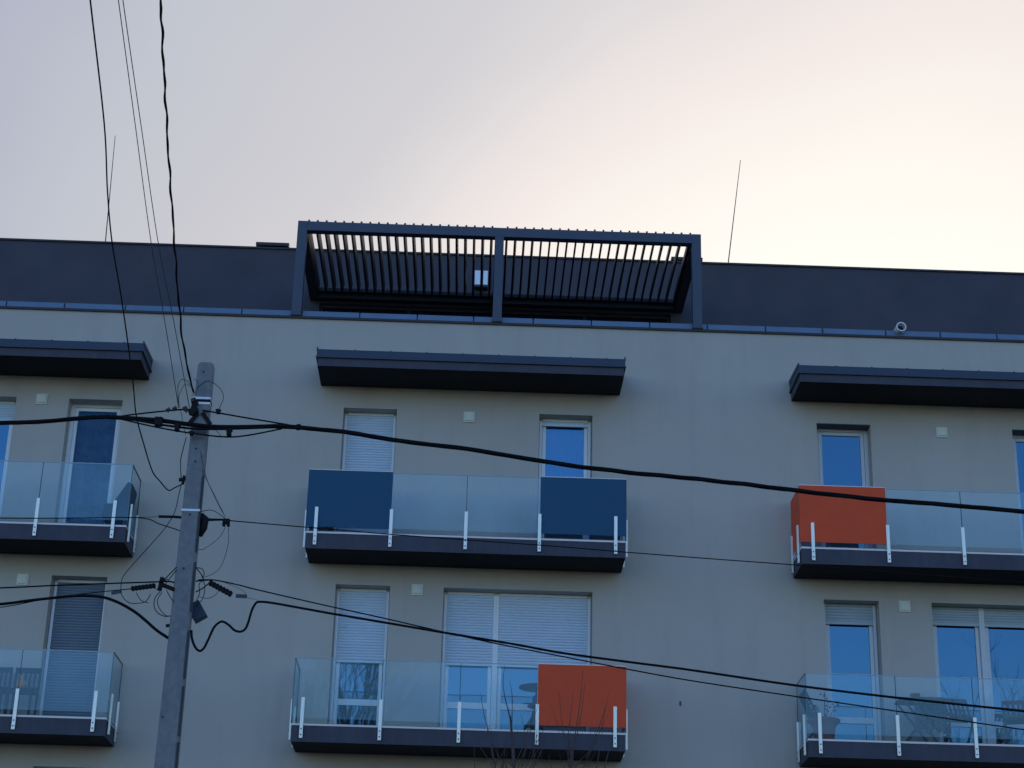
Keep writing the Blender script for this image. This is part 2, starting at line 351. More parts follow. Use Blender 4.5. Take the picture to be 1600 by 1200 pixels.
p_.box(XL, XL + 0.3, SB + 0.35, DEPTH, 12.3, PZ); p_.box(XR - 0.3, XR, SB + 0.35, DEPTH, 12.3, PZ); p_.box(XL, XR, DEPTH + 0.003, DEPTH + 0.35, 12.7, PZ)
p_.build('penthouse_wall', M['dark_stucco'], B)
MB().box(XL - 0.02, XR + 0.02, SB - 0.03, SB + 0.38, PZ, PZ + 0.035).build('roof_edge_flashing', M['trim'], B)
MB().box(XL + 0.3, XR - 0.3, SB + 0.35, DEPTH, 14.95, 15.1).build('roof', M['membrane'], B)
gd = MB()
for x in (DX0, DX0 + 1.625, DX0 + 3.25, DX0 + 4.875): gd.box(x + 0.0, x + 0.06, SB + 0.08, SB + 0.14, 12.42, DZ1)
gd.box(DX1 - 0.06, DX1, SB + 0.08, SB + 0.14, 12.42, DZ1)
gd.box(DX0, DX1, SB + 0.07, SB + 0.15, DZ1 - 0.06, DZ1 - 0.002); gd.box(DX0, DX1, SB + 0.07, SB + 0.15, 12.425, 12.48)
gd = gd.build('terrace_door', M['trim'], B)
for k in range(4):
    a = DX0 + 1.625 * k
    MB().box(a + 0.06, a + 1.625 - (0.06 if k == 3 else 0), SB + 0.10, SB + 0.12, 12.42, DZ1).build('pane', M['pane_dark'], gd)
# pale box on the set-back wall above the pergola
q0, q1 = at(741, 422, SB - 0.12), at(762, 446, SB - 0.12)
bx = MB().box(q0.x, q1.x, SB - 0.12, SB + 0.002, q1.z, q0.z).build('wall_vent_box', M['steel'], B, bevel=0.008)
MB().box(q0.x + 0.02, q1.x - 0.0, SB - 0.16, SB, q1.z - 0.05, q1.z - 0.004).build('tray', M['trim'], bx)
# overflow pipe through the upstand
c = at(1408, 511, -0.06)
pp = MB(); n = 20; ring = []
for rr, yy in ((0.085, -0.08), (0.085, 0.35), (0.066, 0.35), (0.066, -0.08)):
    ring.append([(c.x + rr * math.cos(2 * math.pi * j / n), yy, c.z + rr * math.sin(2 * math.pi * j / n)) for j in range(n)])
for a, b in ((0, 1), (2, 3), (3, 0)):
    for j in range(n): pp.face([ring[a][j], ring[a][(j + 1) % n], ring[b][(j + 1) % n], ring[b][j]])
pp.cur = 1; pp.face([(c.x + 0.066 * math.cos(2 * math.pi * j / n), 0.06, c.z + 0.066 * math.sin(2 * math.pi * j / n)) for j in range(n)])
pp.build('overflow_pipe', [M['porcelain'], M['trim']], B)
# low roof vents behind the roof edge
for (u0, v0, u1) in ((400, 377.5, 452), (1049, 400.5, 1098)):
    a, b = at(u0, v0, 3.4), at(u1, v0 + 1.5, 3.4)
    rv = MB().box(a.x + 0.05, b.x - 0.05, 3.45, 3.95, 15.1, a.z - 0.10).build('roof_vent', M['trim'], B)
    MB().box(a.x, b.x, 3.4, 4.0, a.z - 0.07, a.z).build('cap', M['trim'], rv, bevel=0.01)
    for xx in (a.x + 0.08, b.x - 0.12):
        for yy in (3.47, 3.88): MB().box(xx, xx + 0.04, yy, yy + 0.04, a.z - 0.10, a.z - 0.07).build('spacer', M['trim'], rv)

# wall vents
for u, v in [(65, 623), (733, 651), (1472, 675), (35, 905), (652, 921), (1414, 947)]:
    c = at(u, v, -0.03)
    vt = MB().box(c.x - 0.092, c.x + 0.092, -0.022, 0.0, c.z - 0.092, c.z + 0.092).build('wall_vent', M['vent'], B, bevel=0.006)
    MB().box(c.x - 0.07, c.x + 0.07, -0.04, -0.022, c.z - 0.068, c.z + 0.072).build('vent_cover', M['vent'], vt, bevel=0.008)
# a dead anchor hole low on the right of the middle balconies
c = at(1063, 1099, 0)
MB().box(c.x - 0.012, c.x + 0.012, -0.012, 0.0, c.z - 0.035, c.z + 0.03).build('wall_anchor', M['fascia'], B)

# ---- doors
FY = 0.235                                         # face of the fixed frame
def shutter_mesh(x0, x1, z0, z1, y, pitch=0.045):
    s = MB(); n = max(1, int(round((z1 - z0) / pitch))); h = (z1 - z0) / n
    for k in range(n):
        a = z0 + k * h
        pr = [(y, a), (y - 0.006, a + h * 0.14), (y - 0.011, a + h * 0.45), (y - 0.010, a + h * 0.70), (y - 0.002, a + h * 0.86), (y + 0.005, a + h * 0.88), (y + 0.005, a + h)]
        for (ya, za), (yb, zb) in zip(pr, pr[1:]): s.face([(x0, ya, za), (x1, ya, za), (x1, yb, zb), (x0, yb, zb)])
    s.box(x0, x1, y - 0.012, y + 0.004, z0 - 0.05, z0)
    s.box(x0, x1, y + 0.006, y + 0.010, z0, z1)
    return s
def make_door(key, panels, shutter=None, smat='shutter', rail=None, paneM='pane', curtain=None, head=0.0, frameM='pvc', headbar=True, slot=False):
    x0, x1, dz = doors[key]; z0, z1 = S1 + dz, DT + dz
    fr = MB(); fr.box(x0, x0 + 0.062, FY, FY + 0.08, z0, z1); fr.box(x1 - 0.062, x1, FY, FY + 0.08, z0, z1)
    fr.box(x0 + 0.062, x1 - 0.062, FY, FY + 0.08, z1 - 0.055, z1); fr.box(x0 + 0.062, x1 - 0.062, FY, FY + 0.08, z0, z0 + 0.05)
    xa = x0 + 0.062; edges = []
    for i, wd in enumerate(panels):
        xb = x1 - 0.062 if i == len(panels) - 1 else x0 + wd
        edges.append((xa, xb))
        if i < len(panels) - 1: fr.box(xb, xb + 0.09, FY - 0.006, FY + 0.08, z0 + 0.05, z1 - 0.055)
        xa = xb + 0.09
    d = fr.build('balcony_door', M[frameM], B, bevel=0.006)
    if slot: MB().box(x0 + 0.003, x1 - 0.003, 0.006, FY - 0.001, z1 - 0.014, z1 - 0.002).build('shutter_box', M['flash'], d)
    for (a, b) in edges:
        s = MB(); zz0, zz1 = z0 + 0.05, z1 - 0.055
        s.box(a + 0.004, a + 0.062, FY + 0.012, FY + 0.075, zz0 + .004, zz1 - .004); s.box(b - 0.062, b - 0.004, FY + 0.012, FY + 0.075, zz0 + .004, zz1 - .004)
        s.box(a + 0.062, b - 0.062, FY + 0.012, FY + 0.075, zz1 - 0.062, zz1 - .004); s.box(a + 0.062, b - 0.062, FY + 0.012, FY + 0.075, zz0 + .004, zz0 + 0.09)
        if rail: s.box(a + 0.062, b - 0.062, FY + 0.014, FY + 0.073, z0 + rail, z0 + rail + 0.10)
        s.build('sash', M[frameM], d, bevel=0.005)
        cuts = [zz0 + 0.09, zz1 - 0.062]
        rows = [(cuts[0], z0 + rail), (z0 + rail + 0.10, cuts[1])] if rail else [tuple(cuts)]
        for r0, r1 in rows:
            MB().box(a + 0.062, b - 0.062, FY + 0.040, FY + 0.052, r0, r1).build('pane', M[paneM], d)
        if curtain:
            cm = MB(); nx = 60
            for i in range(nx):
                xa_, xb_ = a + (b - a) * i / nx, a + (b - a) * (i + 1) / nx
                f = lambda q: TH - 0.07 + 0.012 * math.sin(q * 62) + 0.008 * math.sin(q * 23 + 1)
                cm.face([(xa_, f(xa_), z0 + 0.06), (xb_, f(xb_), z0 + 0.06), (xb_, f(xb_), z1 - 0.06), (xa_, f(xa_), z1 - 0.06)])
            cm.build('curtain', M[curtain], d, smooth=True)
        if shutter is not None:
            # guide rails at the sides, slatted curtain between them
            shutter_mesh(a + 0.0, b - 0.0, shutter, z1 - head, FY - 0.018).build('roller_shutter', M[smat], d)
    if shutter is not None:
        for (a, b) in edges:
            MB().box(a - 0.045, a - 0.002, FY - 0.034, FY - 0.003, z0, z1 - head - 0.004).build('shutter_guide', M[frameM], d, bevel=0.004)
            MB().box(b + 0.002, b + 0.045, FY - 0.034, FY - 0.003, z0, z1 - head - 0.004).build('shutter_guide', M[frameM], d, bevel=0.004)
            if headbar: MB().box(a, b, FY - 0.034, FY - 0.003, z1 - head - 0.002, z1 - head + 0.045).build('shutter_head', M[frameM], d, bevel=0.004)
    return d
zy = lambda u, v: at(u, v, FY).z
make_door('A0', [9], shutter=zy(8, 655), paneM='pane', head=0.05)
make_door('A1', [9], paneM='pane_screen', curtain='screen', rail=0.11)
make_door('B1', [9], shutter=S1 + 0.35, head=0.05)
make_door('B2', [9], paneM='pane_see', curtain='curtain', shutter=zy(880, 663), head=0.05)
make_door('C1', [9], frameM='pvc_dim', slot=True)
make_door('C2', [9], frameM='pvc_dim', slot=True)
make_door('a1', [9], shutter=S1 - 3 + 0.14, smat='shutter_dark', head=0.05)
RL = zy(590, 1103) - (S1 - 3)
make_door('b1', [9], shutter=zy(560, 1031), rail=RL, head=0.05)
make_door('b2', [0.80, 9], shutter=zy(740, 1036), rail=RL, head=0.05)
make_door('c1', [9], smat='shutter_mid', shutter=zy(1330, 972), rail=RL - 0.05, head=0.002, headbar=False, frameM='pvc_dim')
make_door('c2', [0.80, 9], smat='shutter_mid', shutter=zy(1500, 974), rail=RL - 0.05, head=0.002, headbar=False, frameM='pvc_dim')
make_door('g1', [9], shutter=4.0, head=0.05)

# ---- balconies
BD = 0.826
def bracket_front(x, zt, zb, y):
    s = MB(); s.box(x - 0.025, x + 0.025, y - 0.046, y - 0.018, zb, zt)
    s.cur = 1
    for z in (zb + 0.05, zb + 0.135):
        s.tube([(x, y - 0.054, z), (x, y - 0.044, z)], 0.0105, 8)
    return s
def bracket_side(xf, y, zt, zb, sg):
    s = MB(); a, b = sorted((xf + sg * 0.018, xf + sg * 0.046)); s.box(a, b, y - 0.025, y + 0.025, zb, zt)
    s.cur = 1
    for z in (zb + 0.05, zb + 0.135): s.tube([(xf + sg * 0.054, y, z), (xf + sg * 0.044, y, z)], 0.0105, 8)
    return s
def pane_box(x0, x1, y0, y1, z0, z1, mid, mats, parent, name):
    """sheet of glass: film above mid, bare strip below, dark polished edges"""
    s = MB(); thin_y = (y1 - y0) < (x1 - x0)
    s.cur = 0
    if thin_y:
        s.face([(x0, y0, mid), (x1, y0, mid), (x1, y0, z1), (x0, y0, z1)])
        s.cur = 1; s.face([(x0, y0, z0), (x1, y0, z0), (x1, y0, mid), (x0, y0, mid)])
        s.cur = 3; s.face([(x0, y1, mid), (x1, y1, mid), (x1, y1, z1), (x0, y1, z1)])
        s.cur = 5; s.face([(x0, y1, z0), (x1, y1, z0), (x1, y1, mid), (x0, y1, mid)])
        s.cur = 4; s.box(x0, x1, y0 - 0.002, y1 + 0.002, z1, z1 + 0.012)
    else:
        s.face([(x0, y0, mid), (x0, y1, mid), (x0, y1, z1), (x0, y0, z1)])
        s.cur = 1; s.face([(x0, y0, z0), (x0, y1, z0), (x0, y1, mid), (x0, y0, mid)])
        s.cur = 3; s.face([(x1, y0, mid), (x1, y1, mid), (x1, y1, z1), (x1, y0, z1)])
        s.cur = 5; s.face([(x1, y0, z0), (x1, y1, z0), (x1, y1, mid), (x1, y0, mid)])
        s.cur = 4; s.box(x0 - 0.002, x1 + 0.002, y0, y1, z1, z1 + 0.012)
    s.cur = 2
    if thin_y:
        for x in (x0, x1): s.face([(x, y0, z0), (x, y1, z0), (x, y1, z1), (x, y0, z1)])
    else:
        for y in (y0, y1): s.face([(x0, y, z0), (x1, y, z0), (x1, y, z1), (x0, y, z1)])
    s.cur = 4
    for z in (z0,): s.face([(x0, y0, z), (x1, y0, z), (x1, y1, z), (x0, y1, z)])
    return s.build(name, mats, parent)
thin_back = bpy.data.materials.new('glass_back_face'); thin_back.use_nodes = True
tn = thin_back.node_tree; tn.nodes.clear(); o_ = tn.nodes.new('ShaderNodeOutputMaterial'); t_ = tn.nodes.new('ShaderNodeBsdfTransparent')
t_.inputs['Color'].default_value = (0.97, 0.99, 0.99, 1); tn.links.new(t_.outputs[0], o_.inputs['Surface'])
M['top_edge'] = mat('glass_top_edge', (0.40, 0.47, 0.48), 0.3, var=0.05)
GM = [M['glass'], M['glass_clear'], M['glass_edge'], thin_back, M['top_edge'], thin_back]
GS = [M['glass_clear'], M['glass_clear'], M['glass_edge'], thin_back, M['glass_edge'], thin_back]
def solid(c): return [M[c], M['glass_clear'], M['glass_edge'], M[c], M['edge'], thin_back]
def make_balcony(x0, x1, dz, bx, kinds, side=None):
    """bx: five bracket positions along the front; kinds: four front panels"""
    s1, s0, gt = S1 + dz, S0 + dz, GT + dz
    sl = MB(); sl.box(x0, x1, -BD, -0.002, s0, s1 - 0.03)
    sl = sl.build('balcony', [M['fascia'], M['soffit']], B); sl.data.polygons[0].material_index = 1  # bottom face only: colour darkened as shade
    e_ = MB(); e_.box(x0 - 0.006, x1 + 0.006, -BD - 0.008, -BD + 0.05, s1 - 0.03, s1); e_.box(x0 - 0.006, x0 + 0.05, -BD + 0.05, -0.004, s1 - 0.03, s1); e_.box(x1 - 0.05, x1 + 0.006, -BD + 0.05, -0.004, s1 - 0.03, s1)
    e_.build('drip_edge', M['edge'], sl)
    MB().box(x0 + 0.05, x1 - 0.05, -BD + 0.05, -0.004, s1 - 0.03, s1 - 0.004).build('floor_tiles', M['tile'], sl)
    zb, zt = s0 + 0.05, s1 + 0.385
    y = -BD
    for x in bx:
        bracket_front(x, zt, zb, y).build('bracket', [M['alu'], M['bolt']], sl)
    for xf, sg in ((x0, -1), (x1, 1)):
        for yy in (-0.69, -0.13):
            bracket_side(xf, yy, zt, zb, sg).build('bracket', [M['alu'], M['bolt']], sl)
    cuts = [x0 - 0.016] + bx[1:4] + [x1 + 0.016]
    mid = s1 + 0.075; gb = s1 + 0.002
    for k in range(4):
        a, b = cuts[k] + (0.005 if k else 0), cuts[k + 1] - (0.005 if k < 3 else 0)
        if k: MB().box(cuts[k] - 0.0045, cuts[k] + 0.0045, y - 0.0155, y - 0.0025, gb, gt).build('joint_seal', M['glass_edge' if kinds[k] is None and kinds[k - 1] is None else 'top_edge'], sl)
        mats = GM if kinds[k] is None else solid(kinds[k])
        nm = 'glass_panel' if kinds[k] is None else 'coloured_panel'
        o = pane_box(a, b, y - 0.016, y - 0.002, gb, gt + (0.0 if kinds[k] is None else 0.02), mid, mats, sl, nm)
        if kinds[k] is not None: o['label'] = ('dark blue' if kinds[k] == 'blue_panel' else 'orange red') + ' opaque balcony panel'
    for xf, sg, kd in ((x0, -1, side[0] if side else None), (x1, 1, side[1] if side else None)):
        a, b = sorted((xf + sg * 0.002, xf + sg * 0.016))
        pane_box(a, b, y + 0.004, -0.05, gb, gt, mid, GS if kd is None else solid(kd), sl, 'glass_panel' if kd is None else 'coloured_panel')
    return sl
PB = [-2.511, -1.345, -0.179, 0.969, 2.158]
sh = lambda d: [b + d for b in PB]
make_balcony(-10.41, -5.445, 0, [-10.26, -9.13, -7.99, -6.834, -5.644], [None] * 4)
make_balcony(-2.655, 2.311, 0, PB, ['blue_panel', None, None, 'blue_panel'])
make_balcony(5.065, 10.03, 0, [5.241, 6.421, 7.603, 8.75, 9.87], ['orange_panel', None, None, None], side=('orange_panel', None))
make_balcony(-10.40, -5.432, -3, [-10.24, -9.1, -7.95, -6.786, -5.615], [None] * 4)
make_balcony(-2.67, 2.313, -3, [-2.523, -1.356, -0.179, 0.989, 2.159], [None, None, None, 'orange_panel'], side=(None, 'orange_panel'))
make_balcony(5.061, 10.03, -3, [5.238, 6.414, 7.585, 8.75, 9.87], [None] * 4)

# ---- canopies over the upper balconies
def make_canopy(x0, x1):
    k0, k1, dp = 11.481, 11.763, 0.886
    c_ = MB().box(x0 + 0.02, x1 - 0.02, -dp + 0.02, -0.002, k0, k0 + 0.15).build('canopy', [M['fascia'], M['soffit']], B); c_.data.polygons[0].material_index = 1  # underside face carries its shade as colour
    f = MB(); f.hexa([(x0, -dp, k0 + 0.15), (x1, -dp, k0 + 0.15), (x1, -0.002, k0 + 0.15), (x0, -0.002, k0 + 0.15),
                      (x0, -dp, k1), (x1, -dp, k1), (x1, -0.002, k1 + 0.04), (x0, -0.002, k1 + 0.04)])
    f.box(x0 - 0.012, x1 + 0.012, -dp - 0.015, -dp + 0.004, k0 + 0.138, k0 + 0.162)
    f.box(x0 - 0.012, x0 + 0.004, -dp + 0.004, -0.002, k0 + 0.138, k0 + 0.162); f.box(x1 - 0.004, x1 + 0.012, -dp + 0.004, -0.002, k0 + 0.138, k0 + 0.162)
    f.build('flashing', M['flash'], c_)
    xs_ = [x0 + 0.02]
    while xs_[-1] + 0.58 < x1 - 0.1: xs_.append(xs_[-1] + 0.58)
    for xx in xs_[1:]:
        MB().hexa([(xx, -dp - 0.004, k1 - 0.01), (xx + 0.02, -dp - 0.004, k1 - 0.01), (xx + 0.02, -0.004, k1 + 0.03), (xx, -0.004, k1 + 0.03),
                 (xx, -dp - 0.004, k1 + 0.012), (xx + 0.02, -dp - 0.004, k1 + 0.012), (xx + 0.02, -0.004, k1 + 0.065), (xx, -0.004, k1 + 0.065)]).build('standing_seam', M['flash'], c_)
    for xa in (x0 - 0.008, x1 - 0.012):
        MB().hexa([(xa, -dp - 0.006, k1 - 0.02), (xa + 0.02, -dp - 0.006, k1 - 0.02), (xa + 0.02, -0.004, k1 + 0.02), (xa, -0.004, k1 + 0.02),
                 (xa, -dp - 0.006, k1 + 0.035), (xa + 0.02, -dp - 0.006, k1 + 0.035), (xa + 0.02, -0.004, k1 + 0.09), (xa, -0.004, k1 + 0.09)]).build('edge_trim', M['flash'], c_)
make_canopy(-10.45, -5.462); make_canopy(-2.674, 2.300); make_canopy(5.109, 10.09)

# ------------------------------------------------------------------ pergola on the roof terrace
PG = thing('louvred_pergola', (0.2, 0, CZ), 'dark grey louvred roof pergola with two bays standing on the terrace edge', 'pergola')
PT, PB0 = 14.487, 14.312
posts = [(-3.228, -3.066), (0.14, 0.292), (3.507, 3.664)]
for a, b in posts:
    MB().box(a, b, -0.05, 0.10, CZ + 0.016, PT if a != 0.14 else PB0).build('post', M['pergola'], PG, bevel=0.004)
    MB().box(a - 0.01, b + 0.01, -0.058, 0.115, CZ + 0.017, CZ + 0.035).build('base_plate', M['trim'], PG)
MB().box(-3.066, 3.507, -0.048, 0.10, PB0, PT - 0.004).build('front_beam', M['pergola'], PG, bevel=0.004)
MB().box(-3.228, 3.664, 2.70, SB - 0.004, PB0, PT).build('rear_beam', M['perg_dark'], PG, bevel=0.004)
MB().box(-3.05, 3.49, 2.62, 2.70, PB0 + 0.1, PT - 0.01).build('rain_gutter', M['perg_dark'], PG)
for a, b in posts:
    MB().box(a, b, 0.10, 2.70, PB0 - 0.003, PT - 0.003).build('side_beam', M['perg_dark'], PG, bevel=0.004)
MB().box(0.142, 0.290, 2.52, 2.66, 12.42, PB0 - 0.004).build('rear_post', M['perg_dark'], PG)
for s0_, n_ in ((-3.088 + 0.0, 22), (0.345, 22)):
    for k in range(n_):
        x = s0_ + 0.15 * k + (0.02 if s0_ < 0 else 0)
        if (s0_ < 0 and x > 0.12) or x > 3.50: continue
        lv = MB(); an = math.radians(84 + rnd.uniform(-2, 2)); hw = 0.088; th = 0.016; zc = PT + 0.012
        dx, dz = math.cos(an) * hw, math.sin(an) * hw; nx, nz = -math.sin(an) * th, math.cos(an) * th
        q = [(x - dx - nx, zc - dz - nz), (x - dx + nx, zc - dz + nz), (x + dx + nx, zc + dz + nz), (x + dx - nx, zc + dz - nz)]
        lv.hexa([(q[0][0], 0.102, q[0][1]), (q[1][0], 0.102, q[1][1]), (q[1][0], 2.66, q[1][1]), (q[0][0], 2.66, q[0][1]),
                 (q[3][0], 0.102, q[3][1]), (q[2][0], 0.102, q[2][1]), (q[2][0], 2.66, q[2][1]), (q[3][0], 2.66, q[3][1])])
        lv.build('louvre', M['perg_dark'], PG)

# ------------------------------------------------------------------ lightning rods
for (u0, v0, u1, v1, side) in ((165, 375, 180, 212, 'taller of the wires, rising over the left roof edge'), (1138, 410, 1157, 250, '')):
    a, b = at(u0, v0, 4.2), at(u1, v1, 4.2); d = (a - b).normalized(); a2 = a + d * ((a.z - 15.1) / -d.z)
    lab = 'thin leaning lightning rod on the roof left of the pergola, crossed by a cable' if u0 < 500 else 'thin leaning lightning rod against the bright sky right of the pergola'
    t = thing('lightning_rod', a2, lab, 'lightning rod', 'lightning rods on the roof')
    MB().tube([a2, a, b], [0.013, 0.011, 0.006], 6).build('rod', M['wire'], t)
    MB().lathe(a2, [(0.16, 0), (0.16, 0.08), (0.05, 0.10)], 16).build('weight', M['paving'], t)

# ------------------------------------------------------------------ utility pole
PY = -9.0
POLE = thing('utility_pole', (at(290, 800, PY).x, PY + 0.1, GZ), 'grey concrete utility pole with metal bands, clamps and tangled wire loops', 'utility pole')
tl, tr_ = at(309.5, 565, PY), at(333.5, 566, PY); bl, br = at(240, 1200, PY), at(274, 1200, PY)
def pole_x(z):
    k = (z - bl.z) / (tl.z - bl.z); return bl.x + (tl.x - bl.x) * k, br.x + (tr_.x - br.x) * k
sh_ = MB(); lev = [GZ, 0.5, 2.5, 4.5, 6.5, tl.z - 0.03, tl.z]
rings = []
for z in lev:
    a, b = pole_x(z); wdt = b - a; ch = 0.016 if z < tl.z else 0.026; dpt = wdt * 0.95; y0 = PY
    if z == tl.z: a += 0.008; b -= 0.008; y0 += 0.008; dpt -= 0.016
    rings.append([(a + ch, y0, z), (b - ch, y0, z), (b, y0 + ch, z), (b, y0 + dpt - ch, z), (b - ch, y0 + dpt, z), (a + ch, y0 + dpt, z), (a, y0 + dpt - ch, z), (a, y0 + ch, z)])
for r0, r1 in zip(rings, rings[1:]):
    for j in range(8): sh_.face([r0[j], r0[(j + 1) % 8], r1[(j + 1) % 8], r1[j]])
sh_.face(rings[0][::-1]); sh_.face(rings[-1])
sh_.build('shaft', M['concrete'], POLE)
for u, v in ((318, 581), (306.5, 701), (305, 721), (297, 804), (287, 888), (254, 1120)):
    c = at(u, v, PY); MB().tube([c + Vector((0, 0.004, 0)), c + Vector((0, -0.004, 0))], 0.013, 10).build('bolt_hole', M['trim'], POLE)
def band(v, h, mm='steel', g=0.006):
    z = at(315 if v < 700 else 298, v, PY).z; a, b = pole_x(z); s = MB(); d = (b - a) * 0.95
    s.box(a - g, b + g, PY - g, PY, z - h / 2, z + h / 2); s.box(a - g, a, PY, PY + d, z - h / 2, z + h / 2); s.box(b, b + g, PY, PY + d, z - h / 2, z + h / 2); s.box(a - g, b + g, PY + d, PY + d + g, z - h / 2, z + h / 2)
    return s.build('steel_band', M[mm], POLE)
band(622, 0.024); band(630, 0.024); band(797, 0.024); band(626, 0.022, 'iron', 0.004)
# dark hook assembly and V straps under the bands
hk = MB(); c = at(303, 640, PY - 0.03)
hk.bar(c + Vector((-0.02, 0, -0.07)), c + Vector((0.012, 0, 0.10)), 0.06, 0.05); hk.bar(c + Vector((-0.06, 0, -0.02)), c + Vector((0.05, 0, -0.01)), 0.045, 0.05)
hk.tube([c + Vector((-0.02, -0.03, 0.06)), c + Vector((-0.03, -0.03, 0.11)), c + Vector((0.01, -0.03, 0.13))], 0.012)
hk.build('anchor_hook', M['iron'], POLE, bevel=0.006)
v_ = MB(); y = PY - 0.014
v_.bar(at(309, 646, y), at(293.5, 664, y), 0.045, 0.016, (0, 1, 0)); v_.bar(at(316, 645, y), at(329, 663, y), 0.045, 0.016, (0, 1, 0))
v_.build('strap', M['iron'], POLE)
# dark conduit strip on the right flank
a, b = pole_x(5.0)
st = MB()
for va, vb in ((742, 862), (878, 955), (985, 1060), (1072, 1150), (1160, 1240)):
    p, q = at(300, va, PY), at(300, vb, PY)
    for za, zb in ((p.z, q.z),):
        st.hexa([(pole_x(zb)[1] + 0.002, PY - 0.004, zb), (pole_x(zb)[1] + 0.016, PY - 0.004, zb), (pole_x(zb)[1] + 0.016, PY + 0.03, zb), (pole_x(zb)[1] + 0.002, PY + 0.03, zb),
                 (pole_x(za)[1] + 0.002, PY - 0.004, za), (pole_x(za)[1] + 0.016, PY - 0.004, za), (pole_x(za)[1] + 0.016, PY + 0.03, za), (pole_x(za)[1] + 0.002, PY + 0.03, za)])
st.build('cable_duct', M['trim'], POLE)
# side clip on the left, upper third
cl = MB(); c = at(286, 750, PY + 0.03); cl.bar(c + Vector((-0.045, 0, 0.0)), c + Vector((0.05, 0, 0.012)), 0.035, 0.035); cl.bar(c + Vector((0, 0, -0.05)), c + Vector((0.01, 0, 0.05)), 0.03, 0.03)
cl.build('cable_clip', M['iron'], POLE, bevel=0.004)
cl = MB(); c = at(262, 978, PY + 0.03); cl.bar(c + Vector((-0.02, 0, 0.0)), c + Vector((0.06, 0, 0.012)), 0.03, 0.03); cl.build('cable_clip', M['iron'], POLE, bevel=0.004)
# mid-height arms with black insulators
ia = MB(); ia.tube(px([(248, 807, PY + .08), (272, 807.5, PY + .08), (290, 809, PY + .08)]), 0.016, 8); ia.build('insulator_arm', M['iron'], POLE)
ia = MB(); ia.tube(px([(311, 809, PY + .08), (320, 812, PY + .08), (348, 812, PY + .08)]), [0.03, 0.018, 0.012], 8)
ia.tube(px([(313, 806, PY + .06), (320, 812, PY + .06), (318, 826, PY + .06), (313, 838, PY + .06)]), [0.045, 0.05, 0.04, 0.02], 10)
ia.build('insulator_arm', M['iron'], POLE, smooth=True)
ia = MB(); c = at(353.5, 816, PY + 0.08); ia.box(c.x - 0.04, c.x + 0.04, c.y - 0.03, c.y + 0.03, c.z - 0.018, c.z + 0.035); ia.box(c.x - 0.04, c.x - 0.008, c.y - 0.03, c.y + 0.03, c.z - 0.045, c.z - 0.018); ia.box(c.x + 0.01, c.x + 0.04, c.y - 0.03, c.y + 0.03, c.z - 0.045, c.z - 0.018)
ia.build('wire_clamp', M['iron'], POLE, bevel=0.005)
# lower dead-end clamps
def dead_end(p, q, r, lab):
    s = MB(); P, Q = at(*p), at(*q)
    s.bar(P, Q, r * 2, r * 2.0)
    n = 7
    for k in range(n): s.bar(P.lerp(Q, (k + .25) / n), P.lerp(Q, (k + .7) / n), r * 2.5, r * 2.5)
    return s.build('tension_clamp', M['iron'], POLE, bevel=0.003)
dead_end((205, 920, PY), (243, 915, PY), 0.020, ''); dead_end((327, 910, PY), (362, 929, PY), 0.024, '')
s = MB(); s.bar(at(254, 902, PY - .01), at(249, 923, PY - .01), 0.045, 0.04); s.bar(at(254, 914, PY - .01), at(272, 921, PY - .01), 0.05, 0.04); s.build('anchor_hook', M['iron'], POLE, bevel=0.006)
s = MB(); s.bar(at(368.5, 931, PY), at(386, 932, PY), 0.012, 0.040); s.build('wire_tag', M['wire'], POLE)
s = MB(); s.bar(at(174, 927, PY), at(190, 924, PY), 0.012, 0.035); s.build('wire_tag', M['wire'], POLE)
# blue box behind the pole
s = MB(); c = at(308, 956, PY + 0.22); R_ = Matrix.Rotation(math.radians(-32), 3, 'Y')
crn = [c + R_ @ Vector((x, yv, z)) for z in (-0.10, 0.10) for (x, yv) in ((-0.075, -0.06), (0.075, -0.06), (0.075, 0.06), (-0.075, 0.06))]
s.hexa(crn); bxo = s.build('junction_box', M['box_blue'], POLE, bevel=0.008)
